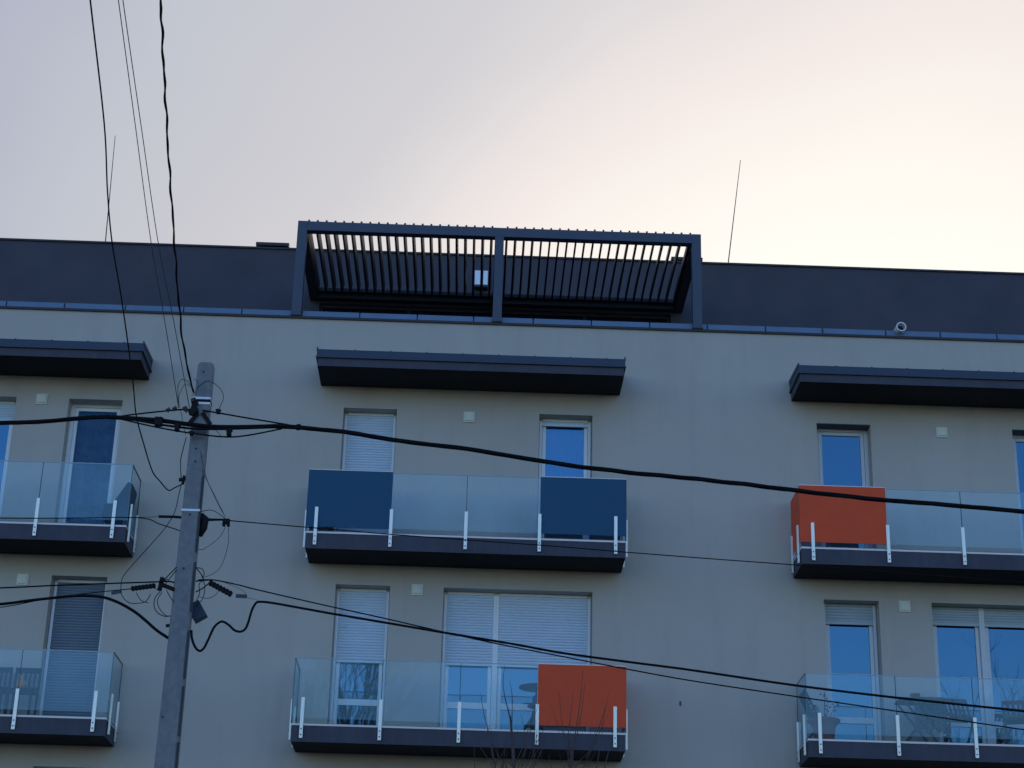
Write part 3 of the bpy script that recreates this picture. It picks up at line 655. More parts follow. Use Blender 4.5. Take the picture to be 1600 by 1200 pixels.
# loops of jumper wire
Q = PY - 0.02
loops = [
 ([(302, 607), (293, 596), (285, 593), (279, 600), (278, 615), (279, 638)], 0.0035), ([(300, 606), (290, 600), (282, 612), (279, 625), (284, 650), (290, 680)], 0.003),
 ([(302, 592), (308, 595), (310, 602), (306, 612), (300, 618)], 0.003), ([(309, 606), (318, 598), (325, 595), (336, 600), (346, 610), (349, 622), (345, 633), (341, 641)], 0.0038),
 ([(291, 683), (285, 706), (282, 722), (283, 746)], 0.005), ([(284, 755), (279, 775), (273, 800), (258, 825), (232, 855), (205, 885), (192, 902), (189, 918), (191, 931), (203, 942), (225, 941), (233, 933), (235, 928)], 0.0045),
 ([(336, 671), (345, 681), (341, 683)], 0.003), ([(306, 705), (318, 738), (330, 765), (342, 790), (351, 806)], 0.0032), ([(310, 690), (322, 745), (336, 775), (352, 808)], 0.0026),
 ([(352, 824), (344, 838), (333, 848), (318, 858), (309, 858)], 0.003), ([(357, 824), (357, 845), (352, 868), (343, 888), (330, 898), (318, 902)], 0.003),
 ([(276, 886), (264, 898), (255, 908), (262, 905)], 0.006), ([(276, 890), (266, 903), (258, 913)], 0.005), ([(250, 924), (242, 935), (241, 948), (247, 958), (258, 963), (266, 962)], 0.0052),
 ([(253, 925), (246, 938), (249, 950), (258, 961), (266, 963)], 0.0045), ([(260, 922), (266, 933), (272, 941)], 0.005), ([(306, 886), (314, 897), (318, 905)], 0.006), ([(308, 887), (316, 889), (319, 897), (316, 903)], 0.005),
 ([(306, 925), (317, 919), (327, 911)], 0.007), ([(307, 938), (312, 926), (311, 914), (316, 908), (320, 915), (318, 932), (311, 943), (305, 948)], 0.0045), ([(306, 908), (316, 907), (330, 906)], 0.008),
 ([(310, 932), (324, 935), (336, 930), (342, 922)], 0.003), ([(213, 926), (216, 932), (222, 939), (232, 942)], 0.0042), ([(340, 907), (356, 912), (378, 922), (385, 930)], 0.002), ([(386, 934), (400, 937), (404, 939)], 0.002),
 ([(243, 913), (242, 918), (247, 922), (250, 920)], 0.004), ([(302, 803), (330, 797), (352, 810)], 0.004)]
for k, (pts, r) in enumerate(loops):
    yy = Q if k not in (7, 8) else PY - 0.03
    pp_ = [(u, v, yy + 0.05 * math.sin(1.7 * i + k)) for i, (u, v) in enumerate(pts)]
    MB().tube(smooth_path(px(pp_), 7), r, 5).build('jumper_wire', M['cable'], POLE, smooth=True)

# ------------------------------------------------------------------ overhead cables
def cable(name, pts, r, label, cat='cable', mm='cable', group=None, sub=10, n=6, jig=0.0):
    P = smooth_path(px(pts), sub)
    if jig: P = [p + Vector((rnd.uniform(-jig, jig), 0, rnd.uniform(-jig, jig) * 0.5)) for p in P]
    o = MB().tube(P, r, n).build(name, M[mm], None, smooth=True, origin=P[0])
    return tag(o, label, cat, group)
def twisted(pts, off, r, pitch, strands, parent, name, mm='cable', n=6, wob=0.0):
    P = smooth_path(px(pts), 40); s = MB(); acc = [0.0]
    for a, b in zip(P, P[1:]): acc.append(acc[-1] + (b - a).length)
    # resample evenly
    step = pitch / 10; R = []; i = 0; d = 0.0
    while d < acc[-1]:
        while acc[i + 1] < d: i += 1
        t = (d - acc[i]) / max(1e-9, acc[i + 1] - acc[i]); R.append((P[i].lerp(P[i + 1], t), (P[i + 1] - P[i]).normalized(), d)); d += step
    R.append((P[-1], (P[-1] - P[-2]).normalized(), acc[-1]))
    for k in range(strands):
        T = []
        for p, t, dd in R:
            x = t.cross(Vector((0, 0, 1)));  x = x.normalized() if x.length > 1e-3 else Vector((1, 0, 0)); yv = x.cross(t)
            a = 2 * math.pi * (dd / pitch + k / strands) + 0.9 * math.sin(dd * 1.3)
            p = p + x * wob * (math.sin(dd * 7.3) + 0.8 * math.sin(dd * 11.9 + 1.0))
            T.append(p + (x * math.cos(a) + yv * math.sin(a)) * off)
        s.tube(T, r, n)
    return s.build(name, M[mm], parent, smooth=True)
G = 'overhead wires tied to the concrete pole'
# 1 the thick bundled line crossing the whole view
ABC = thing('bundled_cable', at(318, 650, PY), 'thickest black twisted overhead cable crossing in front of the upper balconies', 'cable', G)
LP = [(-160, 664, PY - .1), (0, 661, PY - .05), (60, 659, PY), (120, 654, PY), (165, 651.5, PY), (196, 652.5, PY)]
twisted(LP, 0.009, 0.0185, 1.9, 3, ABC, 'cable', wob=0.004)
RP = [(430, 666, PY - .03), (465, 668, PY), (540, 675, PY), (615, 687.5, PY), (740, 703, PY), (840, 719.5, PY), (920, 731, PY), (1000, 740, PY), (1100, 749.5, PY), (1200, 761, PY), (1300, 773, PY), (1385, 781.5, PY), (1500, 790.5, PY), (1600, 799.5, PY), (1760, 812, PY)]
twisted(RP, 0.0095, 0.0195, 1.9, 3, ABC, 'cable', wob=0.004)
for pts, r in (([(178, 652, PY), (205, 653.5, PY - .03), (250, 657, PY - .06), (300, 663.5, PY - .09), (340, 667, PY - .07), (390, 667, PY - .04), (440, 665.5, PY)], 0.026),
               ([(178, 652, PY), (215, 657, PY - .06), (255, 664, PY - .09), (300, 669.5, PY - .11), (340, 670.5, PY - .09), (390, 669, PY - .06), (440, 667, PY)], 0.013),
               ([(178, 652, PY), (215, 661, PY - .06), (255, 669.5, PY - .1), (300, 677, PY - .11), (350, 682.5, PY - .09), (385, 680.5, PY - .06), (440, 670, PY)], 0.009)):
    MB().tube(smooth_path(px(pts), 10), r, 7).build('strand', M['cable'], ABC, smooth=True)
for pts in ([(185, 651, PY), (205, 648, PY), (250, 643, PY), (285, 640, PY), (303, 641, PY - .03)], [(316, 641, PY - .03), (340, 645, PY), (380, 652, PY), (440, 662, PY), (468, 667, PY)]):
    MB().tube(smooth_path(px(pts), 8), 0.0095, 6).build('support_wire', M['cable'], ABC, smooth=True)
for (u, v, w_, h_) in ((248, 659, 0.085, 0.10), (277, 668, 0.05, 0.085), (358, 676, 0.05, 0.075), (299, 677, .035, .04), (341, 643, 0.04, 0.045)):
    c = at(u, v, PY - .1); k_ = MB(); k_.box(c.x - w_ / 2, c.x + w_ / 2, c.y - 0.035, c.y + 0.035, c.z - h_ / 2, c.z + h_ / 2); k_.box(c.x - w_ / 2 - 0.012, c.x + w_ / 2 + 0.012, c.y - 0.028, c.y + 0.028, c.z + h_ * 0.2, c.z + h_ * 0.42)
    k_.build('connector', M['iron'], ABC, bevel=0.006)
for u, v in ((263, 640.5), (273, 638.5), (289, 638), (291, 641)):
    c = at(u, v, PY - .02); k_ = MB(); k_.tube([c + Vector((-0.025, 0, 0)), c + Vector((0.025, 0, 0.004))], 0.017, 8); k_.tube([c + Vector((0, 0, -0.03)), c + Vector((0.004, 0, 0.03))], 0.009, 6)
    k_.build('wire_grip', M['wire'], ABC)
k_ = MB().tube(px([(466, 664, PY), (467, 671, PY)]), 0.03, 8).build('cable_tie', M['cable'], ABC)

# 2 cables climbing towards the viewer's side
T1 = thing('twisted_cable', at(302, 610, PY), 'dark twisted cable climbing from the pole top to the upper edge, wavy', 'cable', G)
twisted([(303, 613, PY), (299, 598, PY - .2), (293, 575, PY - .45), (286, 535, PY - .9), (281, 490, PY - 1.4), (276, 430, PY - 2.1), (272, 370, PY - 2.8), (268, 310, PY - 3.5), (263, 240, PY - 4.3), (259, 160, PY - 5.2), (255, 90, PY - 6.1), (251, 0, PY - 7.3), (238, -280, PY - 11)], 0.0035, 0.0088, 0.9, 2, T1, 'cable', wob=0.0042)
cable('service_wire', [(284, 757, PY + .03), (273, 762, PY - .1), (263, 766, PY - .2), (250, 752, PY - .4), (240, 740, PY - .55), (233, 722, PY - .75), (225, 695, PY - 1), (213, 650, PY - 1.4), (208, 600, PY - 1.9), (199, 530, PY - 2.5), (188, 455, PY - 3.1), (175, 378, PY - 3.8), (168, 300, PY - 4.5), (163, 195, PY - 5.6), (141, 0, PY - 7.5), (112, -260, PY - 10)], 0.007,
      'leftmost black service wire dropping past the left canopy to the pole clip', 'cable', group=G)
tag(cable('thin_wire', [(279, 637, PY), (258, 505, PY - 1.2), (236, 378, PY - 2.7), (212, 200, PY - 4.6), (185, 0, PY - 7), (150, -260, PY - 10)], 0.0042, 'left one of two hair-thin parallel wires rising from the pole', 'wire', 'wire', group=G), 'left one of two hair-thin parallel wires rising from the pole')
cable('thin_wire', [(296, 637, PY), (272, 505, PY - 1.2), (247, 378, PY - 2.7), (221, 200, PY - 4.6), (192, 0, PY - 7), (155, -260, PY - 10)], 0.0042, 'right one of two hair-thin parallel wires, nearer the twisted cable', 'wire', 'wire', group=G)

# 3 middle height wire
cable('thin_wire', [(354, 813, PY + .08), (400, 817, PY + .1), (470, 823, PY + .2), (600, 834, PY + .4), (720, 843, PY + .5), (860, 853, PY + .5), (975, 862.5, PY + .5), (1110, 873, PY + .5), (1240, 882.5, PY + .5), (1400, 895, PY + .5), (1600, 910, PY + .5), (1750, 921, PY + .5)], 0.0062, 'thin wire running right from the pole across the upper balcony fascias', 'wire', 'cable', group=G)
cable('thin_wire', [(-150, 806, PY + .1), (0, 809.5, PY + .1), (110, 809.5, PY + .1), (217, 809, PY + .1), (250, 819, PY + .1), (281, 829, PY + .12)], 0.006, 'thin wire running left from the pole across the upper left balcony glass', 'wire', 'cable', group=G)
cable('thin_wire', [(215, 808, PY + .08), (232, 808, PY + .08), (250, 807, PY + .08)], 0.0035, 'short thin tail wire at the tip of the left insulator arm', 'wire', 'wire', group=G)

# 4 lower lines
cable('telephone_cable', [(-160, 958, PY), (0, 944, PY), (40, 939, PY), (80, 934.5, PY), (110, 931.5, PY), (135, 930.8, PY), (160, 933, PY), (178, 938.5, PY), (194, 946, PY), (212, 957, PY), (228, 970, PY), (245, 985, PY), (263, 997, PY + .02)], 0.0165, 'thick black cable from the left that bends down into the lower pole', 'cable', group=G)
cable('thin_wire', [(-160, 968, PY + .05), (0, 949, PY + .05), (60, 938, PY + .05), (120, 929, PY + .05), (165, 924, PY + .05), (205, 920, PY)], 0.0055, 'thin wire from the left ending in the lower dead-end clamp', 'wire', 'cable', group=G)
cable('thin_wire', [(-160, 922, PY - .05), (0, 918.5, PY - .05), (80, 915, PY - .05), (160, 912, PY - .05), (235, 909.5, PY - .05), (262, 908.5, PY - .03), (272, 910, PY)], 0.0085, 'straight dark wire from the left just above the lower clamps', 'wire', 'cable', group=G)
cable('telephone_cable', [(299, 985, PY + .02), (300, 998, PY), (305, 1011, PY), (312, 1017, PY), (319, 1012, PY), (326, 998, PY), (334, 981, PY), (342, 973, PY), (349, 971.5, PY), (358, 977, PY), (366, 984.5, PY), (375, 987, PY), (383, 983, PY), (388, 972, PY), (393, 955, PY), (398, 945, PY), (404, 940.5, PY), (425, 942, PY), (470, 950, PY), (520, 959, PY), (600, 972.5, PY), (700, 989.5, PY), (800, 1006, PY), (880, 1020.5, PY), (980, 1034, PY), (1080, 1047, PY), (1240, 1070.5, PY), (1400, 1090, PY), (1600, 1111, PY), (1760, 1127, PY)], 0.0135, 'black cable with a wavy slack loop beside the lower pole, running right', 'cable', group=G)
cable('thin_wire', [(310, 906, PY), (330, 906, PY + .03), (345, 908, PY + .05), (375, 914.5, PY + .05), (400, 921, PY + .05), (500, 944, PY + .05), (600, 966, PY + .05), (700, 989, PY + .05), (780, 1006.5, PY + .05), (880, 1026, PY + .05), (980, 1045.5, PY + .05), (1080, 1063.5, PY + .05), (1235, 1087, PY + .05), (1400, 1111, PY + .05), (1600, 1140, PY + .05), (1760, 1160, PY + .05)], 0.0075, 'thinner lower wire crossing the wavy cable and passing under the orange panel', 'wire', 'cable', group=G)

# ------------------------------------------------------------------ things on the balconies
LZ = S1 - 3 + 0.0; UZ = S1
def slat_chair(cx, cy, z, lab, wd=0.40):
    t = thing('slatted_chair', (cx, cy, z), lab, 'chair', 'wooden chairs on the lower left balcony')
    h = wd / 2
    for sx in (-1, 1):
        MB().bar((cx + sx * h, cy + 0.19, z), (cx + sx * h, cy + 0.25, z + 0.86), 0.032, 0.04, (0, 1, 0)).build('rear_leg', M['wood'], t)
        MB().bar((cx + sx * h, cy - 0.2, z), (cx + sx * h, cy - 0.2, z + 0.43), 0.032, 0.036, (0, 1, 0)).build('front_leg', M['wood'], t)
    s = MB()
    for k in range(6): s.box(cx - h - 0.01, cx + h + 0.01, cy - 0.22 + 0.07 * k, cy - 0.16 + 0.07 * k, z + 0.43, z + 0.45)
    s.box(cx - h + 0.018, cx + h - 0.018, cy - 0.215, cy - 0.19, z + 0.36, z + 0.428)
    s.build('seat', M['wood'], t)
    s = MB(); f = lambda zz: cy + 0.19 + 0.06 * (zz / 0.86)
    s.bar((cx - h, f(.82), z + 0.82), (cx + h, f(.82), z + 0.82), 0.022, 0.08); s.bar((cx - h, f(.53), z + 0.53), (cx + h, f(.53), z + 0.53), 0.022, 0.05)
    for k in range(4):
        x = cx - h + wd * (k + 1) / 5; s.bar((x, f(.55), z + 0.55), (x, f(.79), z + 0.79), 0.03, 0.012, (0, 1, 0))
    s.build('backrest', M['wood'], t)
c = at(33, 1100, -0.40); slat_chair(c.x, -0.42, LZ, 'dark slatted wooden chair on the lower left balcony, nearer the door', 0.36)
c2 = at(-13, 1100, -0.40); slat_chair(c2.x, -0.42, LZ, 'dark slatted wooden chair at the left picture edge, partly cut off', 0.36)
# small orange lantern standing on the chair seat
c = at(32, 1076, -0.56); t = MB().lathe((c.x, -0.56, LZ + 0.455), [(0.055, 0), (0.075, 0.04), (0.07, 0.10), (0.04, 0.14), (0.03, 0.18), (0.014, 0.21)], 14)
tag(t.build('orange_ornament', M['orange_paint'], None, smooth=True, origin=(c.x, -0.56, LZ + 0.455)), 'small orange ornament on a chair behind the lower left balcony glass', 'ornament')

# blue padded chair, upper left balcony corner
c = at(186, 815, -0.42)
t = thing('padded_chair', (c.x, -0.42, UZ), 'dark blue padded chair in the corner of the upper left balcony', 'chair')
s = MB(); x = c.x
s.hexa([(x - 0.24, -0.70, UZ + 0.16), (x + 0.16, -0.70, UZ + 0.16), (x + 0.16, -0.14, UZ + 0.16), (x - 0.24, -0.14, UZ + 0.16), (x - 0.20, -0.70, UZ + 0.40), (x + 0.14, -0.70, UZ + 0.40), (x + 0.14, -0.14, UZ + 0.40), (x - 0.20, -0.14, UZ + 0.40)])
s.build('seat', M['cloth_blue'], t, bevel=0.03)
s = MB(); s.hexa([(x - 0.10, -0.68, UZ + 0.38), (x + 0.15, -0.68, UZ + 0.38), (x + 0.15, -0.16, UZ + 0.38), (x - 0.10, -0.16, UZ + 0.38), (x + 0.12, -0.66, UZ + 0.78), (x + 0.20, -0.66, UZ + 0.74), (x + 0.20, -0.18, UZ + 0.74), (x + 0.12, -0.18, UZ + 0.78)])
s.build('backrest', M['cloth_blue'], t, bevel=0.025)
for sx in (-0.2, 0.13):
    for yy in (-0.66, -0.2): MB().box(x + sx - 0.02, x + sx + 0.02, yy - 0.02, yy + 0.02, UZ, UZ + 0.16).build('leg', M['box_plastic'], t)

# round bistro table and black chair, lower middle balcony
c = at(810.5, 1075, -0.42); tx = c.x + 0.28; th_ = c.z
t = thing('bistro_table', (tx, -0.42, LZ), 'round grey bistro table half hidden behind the orange panel', 'table')
MB().lathe((tx, -0.42, th_), [(0.27, 0), (0.28, 0.006), (0.28, 0.02), (0.27, 0.026)], 40).build('table_top', M['table'], t)
MB().tube([(tx, -0.42, LZ + 0.03), (tx, -0.42, th_)], 0.025, 12).build('pedestal', M['iron'], t)
s = MB()
for k in range(3):
    a = k * 2.094 + 0.3; s.bar((tx, -0.42, LZ + 0.05), (tx + 0.24 * math.cos(a), -0.42 + 0.24 * math.sin(a), LZ + 0.012), 0.03, 0.02)
s.build('foot', M['iron'], t)
t = thing('bistro_chair', (tx + 0.15, -0.45, LZ), 'black metal bistro chair with curved legs showing beside the orange panel', 'chair')
cx = at(826, 1120, -0.5).x + 0.16
for sx, sy in ((-1, -1), (1, -1), (-1, 1), (1, 1)):
    MB().tube(smooth_path([(cx + sx * 0.05, -0.45 + sy * 0.08, LZ + 0.44), (cx + sx * 0.12, -0.45 + sy * 0.12, LZ + 0.24), (cx + sx * 0.21, -0.45 + sy * 0.15, LZ + 0.10), (cx + sx * 0.235, -0.45 + sy * 0.16, LZ)], 6), 0.012, 6).build('leg', M['iron'], t, smooth=True)
MB().lathe((cx, -0.45, LZ + 0.43), [(0.17, 0), (0.185, 0.012), (0.17, 0.028)], 24).build('seat', M['iron'], t)
bk = MB(); bk.tube(smooth_path([(cx - 0.03, -0.30, LZ + 0.45), (cx - 0.01, -0.25, LZ + 0.66), (cx + 0.08, -0.22, LZ + 0.78), (cx + 0.18, -0.25, LZ + 0.66), (cx + 0.17, -0.30, LZ + 0.45)], 6), 0.011, 6); bk.build('backrest', M['iron'], t, smooth=True)
# boxes stored behind the panels
def crate(u0, u1, v, y, z, h, lab):
    a, b = at(u0, v, y).x, at(u1, v, y).x
    t = thing('storage_box', ((a + b) / 2, y, z), lab, 'box', 'boxes behind the balcony panels')
    MB().box(a, b, y - 0.16, y + 0.16, z, z + h).build('body', M['box_plastic'], t, bevel=0.015)
    MB().box(a - 0.012, b + 0.012, y - 0.175, y + 0.175, z + h + 0.001, z + h + 0.035).build('lid', M['box_plastic'], t, bevel=0.01)
crate(484, 521, 827, -0.5, UZ, 0.35, 'black box low behind the left blue panel')
crate(851, 909, 838, -0.5, UZ, 0.4, 'wider black box behind the right blue panel, left of the gap')
crate(921, 968, 842, -0.5, UZ, 0.4, 'black box behind the right blue panel, by the balcony corner')
crate(1296, 1337, 852, -0.5, UZ, 0.35, 'black box low behind the upper orange panel')
crate(850, 915, 1134, -0.62, LZ, 0.16, 'flat black box low behind the lower orange panel')

# lower right balcony: pot, deck chair, cloth table, folding chairs
c = at(1288, 1150, -0.55)
t = thing('potted_plant', (c.x, -0.55, LZ), 'terracotta pot with a sparse dry plant on the lower right balcony', 'potted plant')
MB().lathe((c.x, -0.55, LZ), [(0.13, 0), (0.15, 0.06), (0.175, 0.22), (0.205, 0.28), (0.245, 0.31), (0.25, 0.345), (0.225, 0.35), (0.20, 0.32)], 30).build('pot', M['terracotta'], t, smooth=True)
MB().lathe((c.x, -0.55, LZ + 0.31), [(0.185, 0), (0.18, 0.02)], 20).build('soil', M['soil'], t)
st = MB(); lf = MB()
for k in range(9):
    a = rnd.uniform(0, 6.28); l_ = rnd.uniform(0.18, 0.42); p0 = Vector((c.x + 0.08 * math.cos(a), -0.55 + 0.08 * math.sin(a), LZ + 0.32))
    p1 = p0 + Vector((0.4 * l_ * math.cos(a), 0.3 * l_ * math.sin(a), l_ * 0.6)); p2 = p1 + Vector((0.35 * l_ * math.cos(a), 0.2 * l_ * math.sin(a), l_ * 0.4 * rnd.choice((1, 1, -0.3))))
    st.tube(smooth_path([p0, p1, p2], 5), [0.006] * 6 + [0.004] * 5, 5)
    for j in range(7):
        q = p1.lerp(p2, rnd.random()) + Vector((rnd.uniform(-.03, .03), rnd.uniform(-.03, .03), rnd.uniform(-.03, .03))); d = Vector((rnd.uniform(-1, 1), rnd.uniform(-1, 1), rnd.uniform(-.6, .8))).normalized() * 0.06; sd_ = d.cross(Vector((.3, .5, 1))).normalized() * 0.018
        lf.face([q, q + d * .5 + sd_, q + d, q + d * .5 - sd_])
st.build('stem', M['bark'], t); lf.build('foliage', M['leaf'], t)

xk = at(1250, 1150, -0.3).x
t = thing('deck_chair', (xk + 0.15, -0.35, LZ), 'folded grey deck chair leaning in the left corner of the lower right balcony', 'deck chair')
for yy in (-0.62, -0.16):
    MB().bar((xk + 0.42, yy, LZ), (xk + 0.03, yy, LZ + 0.80), 0.03, 0.035, (0, 1, 0)).build('frame_rail', M['teak'], t)
    MB().bar((xk + 0.06, yy + 0.035, LZ), (xk + 0.36, yy + 0.035, LZ + 0.42), 0.028, 0.03, (0, 1, 0)).build('cross_leg', M['teak'], t)
s = MB(); pr = [(0.03, 0.79), (0.09, 0.62), (0.14, 0.48), (0.22, 0.34), (0.33, 0.25)]
for (xa, za), (xb, zb) in zip(pr, pr[1:]):
    s.hexa([(xk + xa, -0.60, LZ + za - 0.006), (xk + xb, -0.60, LZ + zb - 0.006), (xk + xb, -0.18, LZ + zb - 0.006), (xk + xa, -0.18, LZ + za - 0.006), (xk + xa, -0.60, LZ + za + 0.004), (xk + xb, -0.60, LZ + zb + 0.004), (xk + xb, -0.18, LZ + zb + 0.004), (xk + xa, -0.18, LZ + za + 0.004)])
s.build('sling', M['cloth_grey'], t)

ta, tb = at(1402, 1092, -0.45), at(1466, 1092, -0.45); tz = at(1435, 1091, -0.62).z
t = thing('folding_table', ((ta.x + tb.x) / 2, -0.45, LZ), 'small folding table under a hanging grey green cloth', 'table')
MB().box(ta.x, tb.x, -0.68, -0.22, tz - 0.03, tz).build('table_top', M['teak'], t, bevel=0.004)
for yy in (-0.64, -0.26):
    s = MB(); s.bar((ta.x + 0.06, yy, LZ), (tb.x - 0.06, yy, tz - 0.032), 0.03, 0.025, (0, 1, 0)); s.bar((tb.x - 0.06, yy + 0.03, LZ), (ta.x + 0.06, yy + 0.03, tz - 0.032), 0.03, 0.025, (0, 1, 0)); s.build('crossed_legs', M['teak'], t)
cl = MB(); nx = 40; xa, xb = ta.x + 0.20, tb.x + 0.03
cw = lambda i: (xa + (xb - xa) * i / nx)
for i in range(nx):
    for r_ in range(8):
        def P_(ii, jj):
            k = jj / 8; return (cw(ii) + 0.015 * k * math.sin(ii * .7), -0.695 + 0.02 * k * math.sin(ii * 0.9) + 0.012 * k * math.sin(ii * 2.1), tz + 0.006 - (0.52 + 0.03 * math.sin(ii * .45)) * k)
        cl.face([P_(i, r_), P_(i + 1, r_), P_(i + 1, r_ + 1), P_(i, r_ + 1)])
    cl.face([(cw(i), -0.695, tz + 0.006), (cw(i + 1), -0.695, tz + 0.006), (cw(i + 1), -0.21, tz + 0.006), (cw(i), -0.21, tz + 0.006)])
tc_ = cl.build('tablecloth', M['cloth_green'], None, smooth=True, origin=((ta.x + tb.x) / 2, -0.45, tz)); sm = tc_.modifiers.new('thick', 'SOLIDIFY'); sm.thickness = 0.004
tag(tc_, 'grey green cloth hanging from the folding table on the lower right balcony', 'tablecloth')
s = MB().lathe((ta.x + 0.28, -0.45, tz + 0.011), [(0.045, 0), (0.07, 0.05), (0.078, 0.09), (0.07, 0.092)], 18)
tag(s.build('bowl', M['terracotta'], None, smooth=True, origin=(ta.x + 0.28, -0.45, tz + 0.011)), 'small reddish bowl on top of the cloth covered folding table', 'bowl')

def folding_chair(cx, cy, z, lab, wd=0.40, cloth=False, rot=0.0):
    t = thing('folding_chair', (cx, cy, z), lab, 'chair', 'folding chairs on the lower right balcony')
    h = wd / 2; mm = M['teak']
    for sx in (-1, 1):
        MB().bar((cx + sx * h, cy - 0.22, z), (cx + sx * h * 1.0, cy + 0.20, z + 0.80), 0.024, 0.04, (0, 1, 0)).build('frame_rail', mm, t)
        MB().bar((cx + sx * (h - 0.03), cy + 0.22, z), (cx + sx * (h - 0.03), cy - 0.17, z + 0.43), 0.024, 0.036, (0, 1, 0)).build('cross_leg', mm, t)
    s = MB()
    for k in range(5): s.box(cx - h + 0.02, cx + h - 0.02, cy - 0.22 + 0.075 * k, cy - 0.16 + 0.075 * k, z + 0.425, z + 0.445)
    s.build('seat', mm, t)
    s = MB(); f = lambda q: cy - 0.22 + 0.42 * q / 0.80
    s.bar((cx - h, f(.78) + .01, z + 0.78), (cx + h, f(.78) + .01, z + 0.78), 0.02, 0.06); s.bar((cx - h, f(.52), z + 0.52), (cx + h, f(.52), z + 0.52), 0.02, 0.045)
    for k in range(5):
        x = cx - h + wd * (k + 1) / 6; s.bar((x, f(.53) + .004, z + 0.53), (x, f(.77) + .012, z + 0.77), 0.04, 0.012, (0, 1, 0))
    s.build('backrest', mm, t)
    if cloth: MB().box(cx - h + 0.0, cx + h - 0.0, cy - 0.24, cy + 0.14, z + 0.447, z + 0.50).build('cushion', M['cloth_green'], t, bevel=0.02)
    # slight turn
    t.rotation_euler = (0, 0, rot)
    return t
c = at(1497, 1120, -0.42); folding_chair(c.x, -0.42, LZ, 'slatted wooden folding chair between the cloth table and the door mullion', 0.42, rot=0.12)
c = at(1592, 1120, -0.42); folding_chair(c.x, -0.42, LZ, 'wooden folding chair with a green cushion at the right picture edge', 0.46, True, rot=-0.3)

# ------------------------------------------------------------------ trees
def twigs(s, p, d, ln, r, depth, rr, spread=0.5, up=0.25):
    pts = [p]; q = p; dd = d.normalized(); k = 5
    for i in range(k):
        dd = (dd + Vector((rr.uniform(-1, 1), rr.uniform(-1, 1), rr.uniform(-1, 1))) * 0.11 + Vector((0, 0, up * 0.16))).normalized()
        q = q + dd * (ln / k); pts.append(q)
    s.tube(pts, [r * (1 - 0.62 * i / k) for i in range(k + 1)], 5 if r > 0.012 else 4)
    if depth <= 0: return
    for i in range(rr.choice((3, 4)) if depth > 1 else 4):
        t = rr.uniform(0.35, 1.0); j = min(k - 1, int(t * k)); b = pts[j].lerp(pts[j + 1], t * k - j)
        nd = (dd + Vector((rr.uniform(-1, 1), rr.uniform(-1, 1), rr.uniform(-0.5, 0.8))) * spread * 1.5).normalized()
        twigs(s, b, nd, ln * rr.uniform(0.5, 0.75), max(0.0035, r * rr.uniform(0.42, 0.6)), depth - 1, rr, spread, up)

TY = -3.2
def young_tree(name, base_u, trunk_pts, branches, lab, mm, seed):
    rr = random.Random(seed)
    low = px(trunk_pts)
    foot = Vector((low[0].x + 0.05, TY + 0.1, GZ))
    t = thing(name, foot, lab, 'tree', 'bare young trees in front of the middle balconies')
    P = smooth_path([foot, foot.lerp(low[0], 0.5) + Vector((0.05, 0.03, 0))] + low, 8)
    MB().tube(P, [0.055 - 0.043 * (i / (len(P) - 1)) ** 0.7 for i in range(len(P))], 8).build('trunk', M[mm], t, smooth=True)
    cr = MB()
    for b in branches:
        r0 = b[0]; Q_ = smooth_path(px(b[1]), 6); n = len(Q_)
        cr.tube(Q_, [r0 * (1 - 0.7 * i / (n - 1)) for i in range(n)], 5)
    for i in range(7):
        p = P[int(len(P) * rr.uniform(0.35, 0.6))]; d = Vector((rr.uniform(-.8, .8), rr.uniform(-.6, .6), 1))
        twigs(cr, p, d, rr.uniform(0.5, 0.9), 0.008, 1, rr, 0.35, 0.5)
    cr.build('crown', M[mm], t)
q = lambda *a: [(u, v, TY + dy) for (u, v, dy) in a]
young_tree('young_tree', 800, q((803, 1330, 0), (803, 1250, 0), (803, 1200, 0), (801, 1165, 0), (799, 1140, 0), (797, 1118, 0)), [
 (0.010, q((797, 1122, 0), (794, 1110, .03), (788, 1085, .05), (786, 1062, .05), (789, 1040, .05))), (0.009, q((799, 1140, 0), (800, 1120, -.04), (800, 1085, -.05), (796, 1064, -.05))),
 (0.010, q((775, 1205, .1), (768, 1165, .1), (762, 1140, .1), (755, 1110, .1), (751, 1082, .1))), (0.008, q((803, 1200, 0), (790, 1190, .05), (776, 1208, .08), (766, 1190, .1), (752, 1170, .12), (744, 1150, .14))),
 (0.006, q((772, 1195, .1), (768, 1175, .1), (759, 1112, .1))), (0.007, q((803, 1215, 0), (817, 1180, -.1), (822, 1160, -.1), (817, 1130, -.1), (814, 1116, -.1))),
 (0.005, q((797, 1125, 0), (795, 1112, 0), (795, 1105, 0))), (0.006, q((803, 1210, 0), (828, 1200, -.05), (836, 1180, -.05), (843, 1165, -.05), (851, 1150, -.05))), (0.006, q((836, 1195, -.05), (834, 1170, 0), (835, 1150, 0))),
 (0.005, q((771, 1200, .1), (785, 1178, .12), (790, 1165, .12))), (0.005, q((742, 1205, .1), (741, 1180, .1), (742, 1160, .1)))],
 'bare young tree with a reddish stem in front of the lower middle balcony', 'bark', 3)
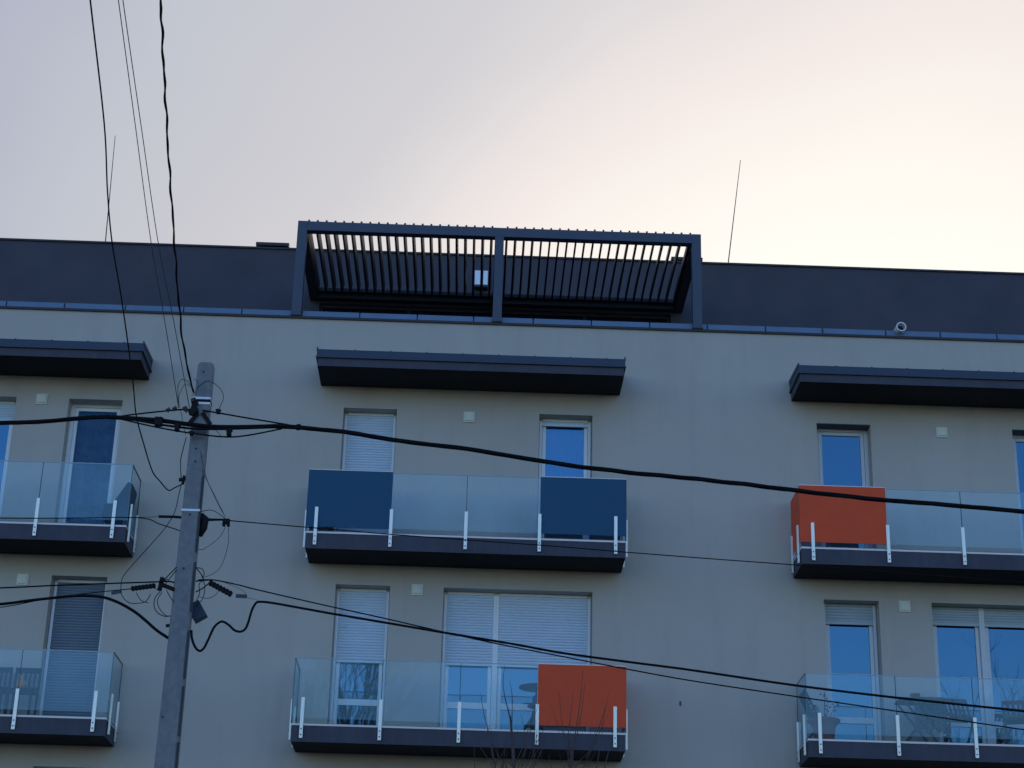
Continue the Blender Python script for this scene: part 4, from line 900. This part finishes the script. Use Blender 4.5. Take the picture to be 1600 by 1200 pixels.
young_tree('young_tree', 893, q((892, 1330, 0), (892, 1250, 0), (892, 1200, 0), (893, 1185, 0), (896, 1165, 0)), [
 (0.010, q((896, 1168, 0), (899, 1145, 0), (904, 1115, 0), (908, 1080, 0), (911, 1047, 0))), (0.009, q((895, 1175, 0), (901, 1150, .05), (909, 1110, .05), (914, 1066, .05))),
 (0.010, q((893, 1190, 0), (890, 1165, -.05), (888, 1148, -.05), (891, 1120, -.05), (896, 1082, -.05))), (0.007, q((890, 1165, -.05), (880, 1140, -.1), (876, 1110, -.1), (874, 1080, -.1))),
 (0.008, q((893, 1205, 0), (905, 1190, .1), (915, 1180, .1), (925, 1168, .1))), (0.009, q((928, 1230, .1), (932, 1200, .1), (938, 1165, .1), (942, 1135, .1), (945, 1107, .1))), (0.009, q((940, 1235, .1), (946, 1195, .1), (953, 1165, .1), (958, 1140, .1))),
 (0.007, q((893, 1240, 0), (912, 1245, .05), (928, 1230, .1))), (0.007, q((912, 1245, .05), (940, 1235, .1))), (0.005, q((884, 1208, 0), (878, 1190, 0), (873, 1178, 0)))],
 'bare young tree with upright twigs in front of the orange lower panel', 'bark', 5)

def bare_tree(x, y, h, lab, seed, n=26, lean=0.5):
    rr = random.Random(seed); t = thing('bare_tree', (x, y, GZ), lab, 'tree', 'bare trees across the street')
    P = smooth_path([(x, y, GZ), (x + .1, y, GZ + h * .15), (x - .05, y + .1, GZ + h * .3), (x + .05, y, GZ + h * .55), (x, y, GZ + h * 0.8)], 6)
    MB().tube(P, [0.2 - 0.17 * i / (len(P) - 1) for i in range(len(P))], 10).build('trunk', M['bark_grey'], t, smooth=True)
    cr = MB()
    for i in range(n):
        f = rr.uniform(0.35, 1.0); p = P[min(len(P) - 1, int(f * (len(P) - 1)))]; a = rr.uniform(0, 6.28)
        d = Vector((math.cos(a) * lean, math.sin(a) * lean, 1.0)); twigs(cr, p, d, h * rr.uniform(0.13, 0.24), 0.06 * (1.15 - 0.6 * f), 3, rr, 0.42, 0.5)
    cr.build('crown', M['bark_grey'], t)
bare_tree(-3.5, -24.2, 16.6, 'tall bare tree beside the street, mirrored in the lower middle door', 11, 56, 0.42)
bare_tree(14.9, -24.0, 14.9, 'bare tree beside the street, mirrored in the lower right doors', 23, 13, 0.6)
